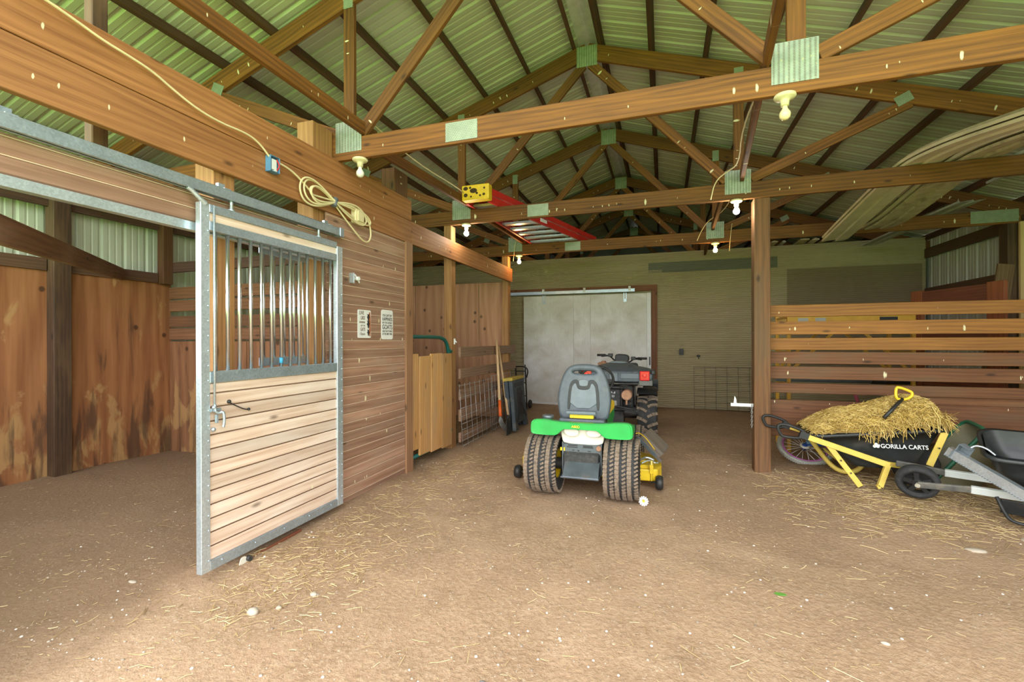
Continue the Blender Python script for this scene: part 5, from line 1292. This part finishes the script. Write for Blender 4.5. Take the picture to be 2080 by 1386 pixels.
rock(-.90, 1.47, .026, M_STONE, 'pale oblong stone nearest the bottom edge, left of the middle', (1.2, .6, .5))
rock(-.66, 1.63, .016, M_STONED, 'small grey stone at the bottom, right of the pale oblong stone')
rock(-1.90, 1.72, .030, M_STONE, 'whitish stone near the corner of the stall door', (1, .8, .7))
rock(-1.82, 1.80, .018, M_STONE, 'small pale stone beside the whitish stone at the stall door')
rock(-1.74, 1.95, .020, M_STONE, 'pale stone farther along the stall door bottom')
rock(-2.75, 1.72, .018, M_STONE, 'pale flattened stone on the dark stall floor', (1.6, .7, .3))
rock(.90, 2.36, .014, M_STONE, 'pale shell-like stone in the right foreground', (1.3, .7, .5))
rock(1.17, 1.93, .020, M_STONED, 'grey stone in the lower right foreground')
rock(1.83, 3.58, .040, M_STONE, 'flat tan stone on the floor in front of the aisle post', (1.4, .7, .3))
rock(2.25, 3.86, .035, M_STONE, 'tan stone amid the bedding before the tipped cart', (1.3, .8, .45))
rock(-.20, 1.40, .017, M_STONE, 'round cream stone at the bottom edge near the middle', (1, .9, .7))
lf = MB().prism(smooth_poly([(-.03, 0), (-.01, .016), (.02, .012), (.035, 0), (.015, -.012), (-.012, -.014)], 1), 'z', 0, .002).build('leaf', M_LEAF, None, (.563, 2.65, fz(.563, 2.65)+.004))
tag(lf, 'small green leaf on the dirt right of the middle', 'leaf')
dz = thing('daisy_flower', 'white daisy lying beside the right rear tyre of the mower', 'flower', (-.152, 3.80, fz(-.152, 3.80)+.034), (math.radians(62), 0, .2))
for k in range(13):
    a = 2*PI*k/13; c_, s_ = math.cos(a), math.sin(a)
    MB().prism([(c_*.010-s_*.004, s_*.010+c_*.004), (c_*.036-s_*.006, s_*.036+c_*.006), (c_*.040, s_*.040), (c_*.036+s_*.006, s_*.036-c_*.006), (c_*.010+s_*.004, s_*.010-c_*.004)], 'z', 0, .0015).build('petal', M_PETAL, dz)
MB().ball((0, 0, .002), .012, 12, 0, (1, 1, .5)).build('flower_centre', M_YELP, dz)

# ---------------------------------------------------------------- light: overcast sky through the open front, sun on the field
w = bpy.data.worlds.new('sky'); SC.world = w; w.use_nodes = True
bg = w.node_tree.nodes['Background']; bg.inputs[0].default_value = (.95, .96, .97, 1); bg.inputs[1].default_value = 2.2
sun = bpy.data.lights.new('sun', 'SUN'); sun.energy = 7.; sun.angle = math.radians(3); sun.color = (1., .93, .80)
so = bpy.data.objects.new('sun', sun); COL.objects.link(so)
so.rotation_euler = Vector((.25, .62, .80)).to_track_quat('Z', 'Y').to_euler()

# ---------------------------------------------------------------- camera
cam = bpy.data.cameras.new('camera'); co = bpy.data.objects.new('camera', cam); COL.objects.link(co)
cam.sensor_width = 36; cam.lens = 930/2080*36; cam.shift_y = -1/2080; cam.clip_start = .05; cam.clip_end = 200
yaw = math.radians(18.27)
co.matrix_world = Matrix.Translation((0, 0, 1.3)) @ Matrix.Rotation(yaw, 4, 'Z') @ Matrix.Rotation(PI/2, 4, 'X') @ Matrix.Rotation(-.0026, 4, 'Z')
SC.camera = co
vs = SC.view_settings; SC.display_settings.display_device = 'sRGB'
vs.view_transform = 'Standard'; vs.look = 'None'; vs.gamma = 1; vs.use_curve_mapping = False; vs.exposure = 1.42
SC.cycles.use_denoising = True
SC.cycles.max_bounces = 9; SC.cycles.diffuse_bounces = 5; SC.cycles.glossy_bounces = 3; SC.cycles.transmission_bounces = 2
SC.cycles.sample_clamp_indirect = 8
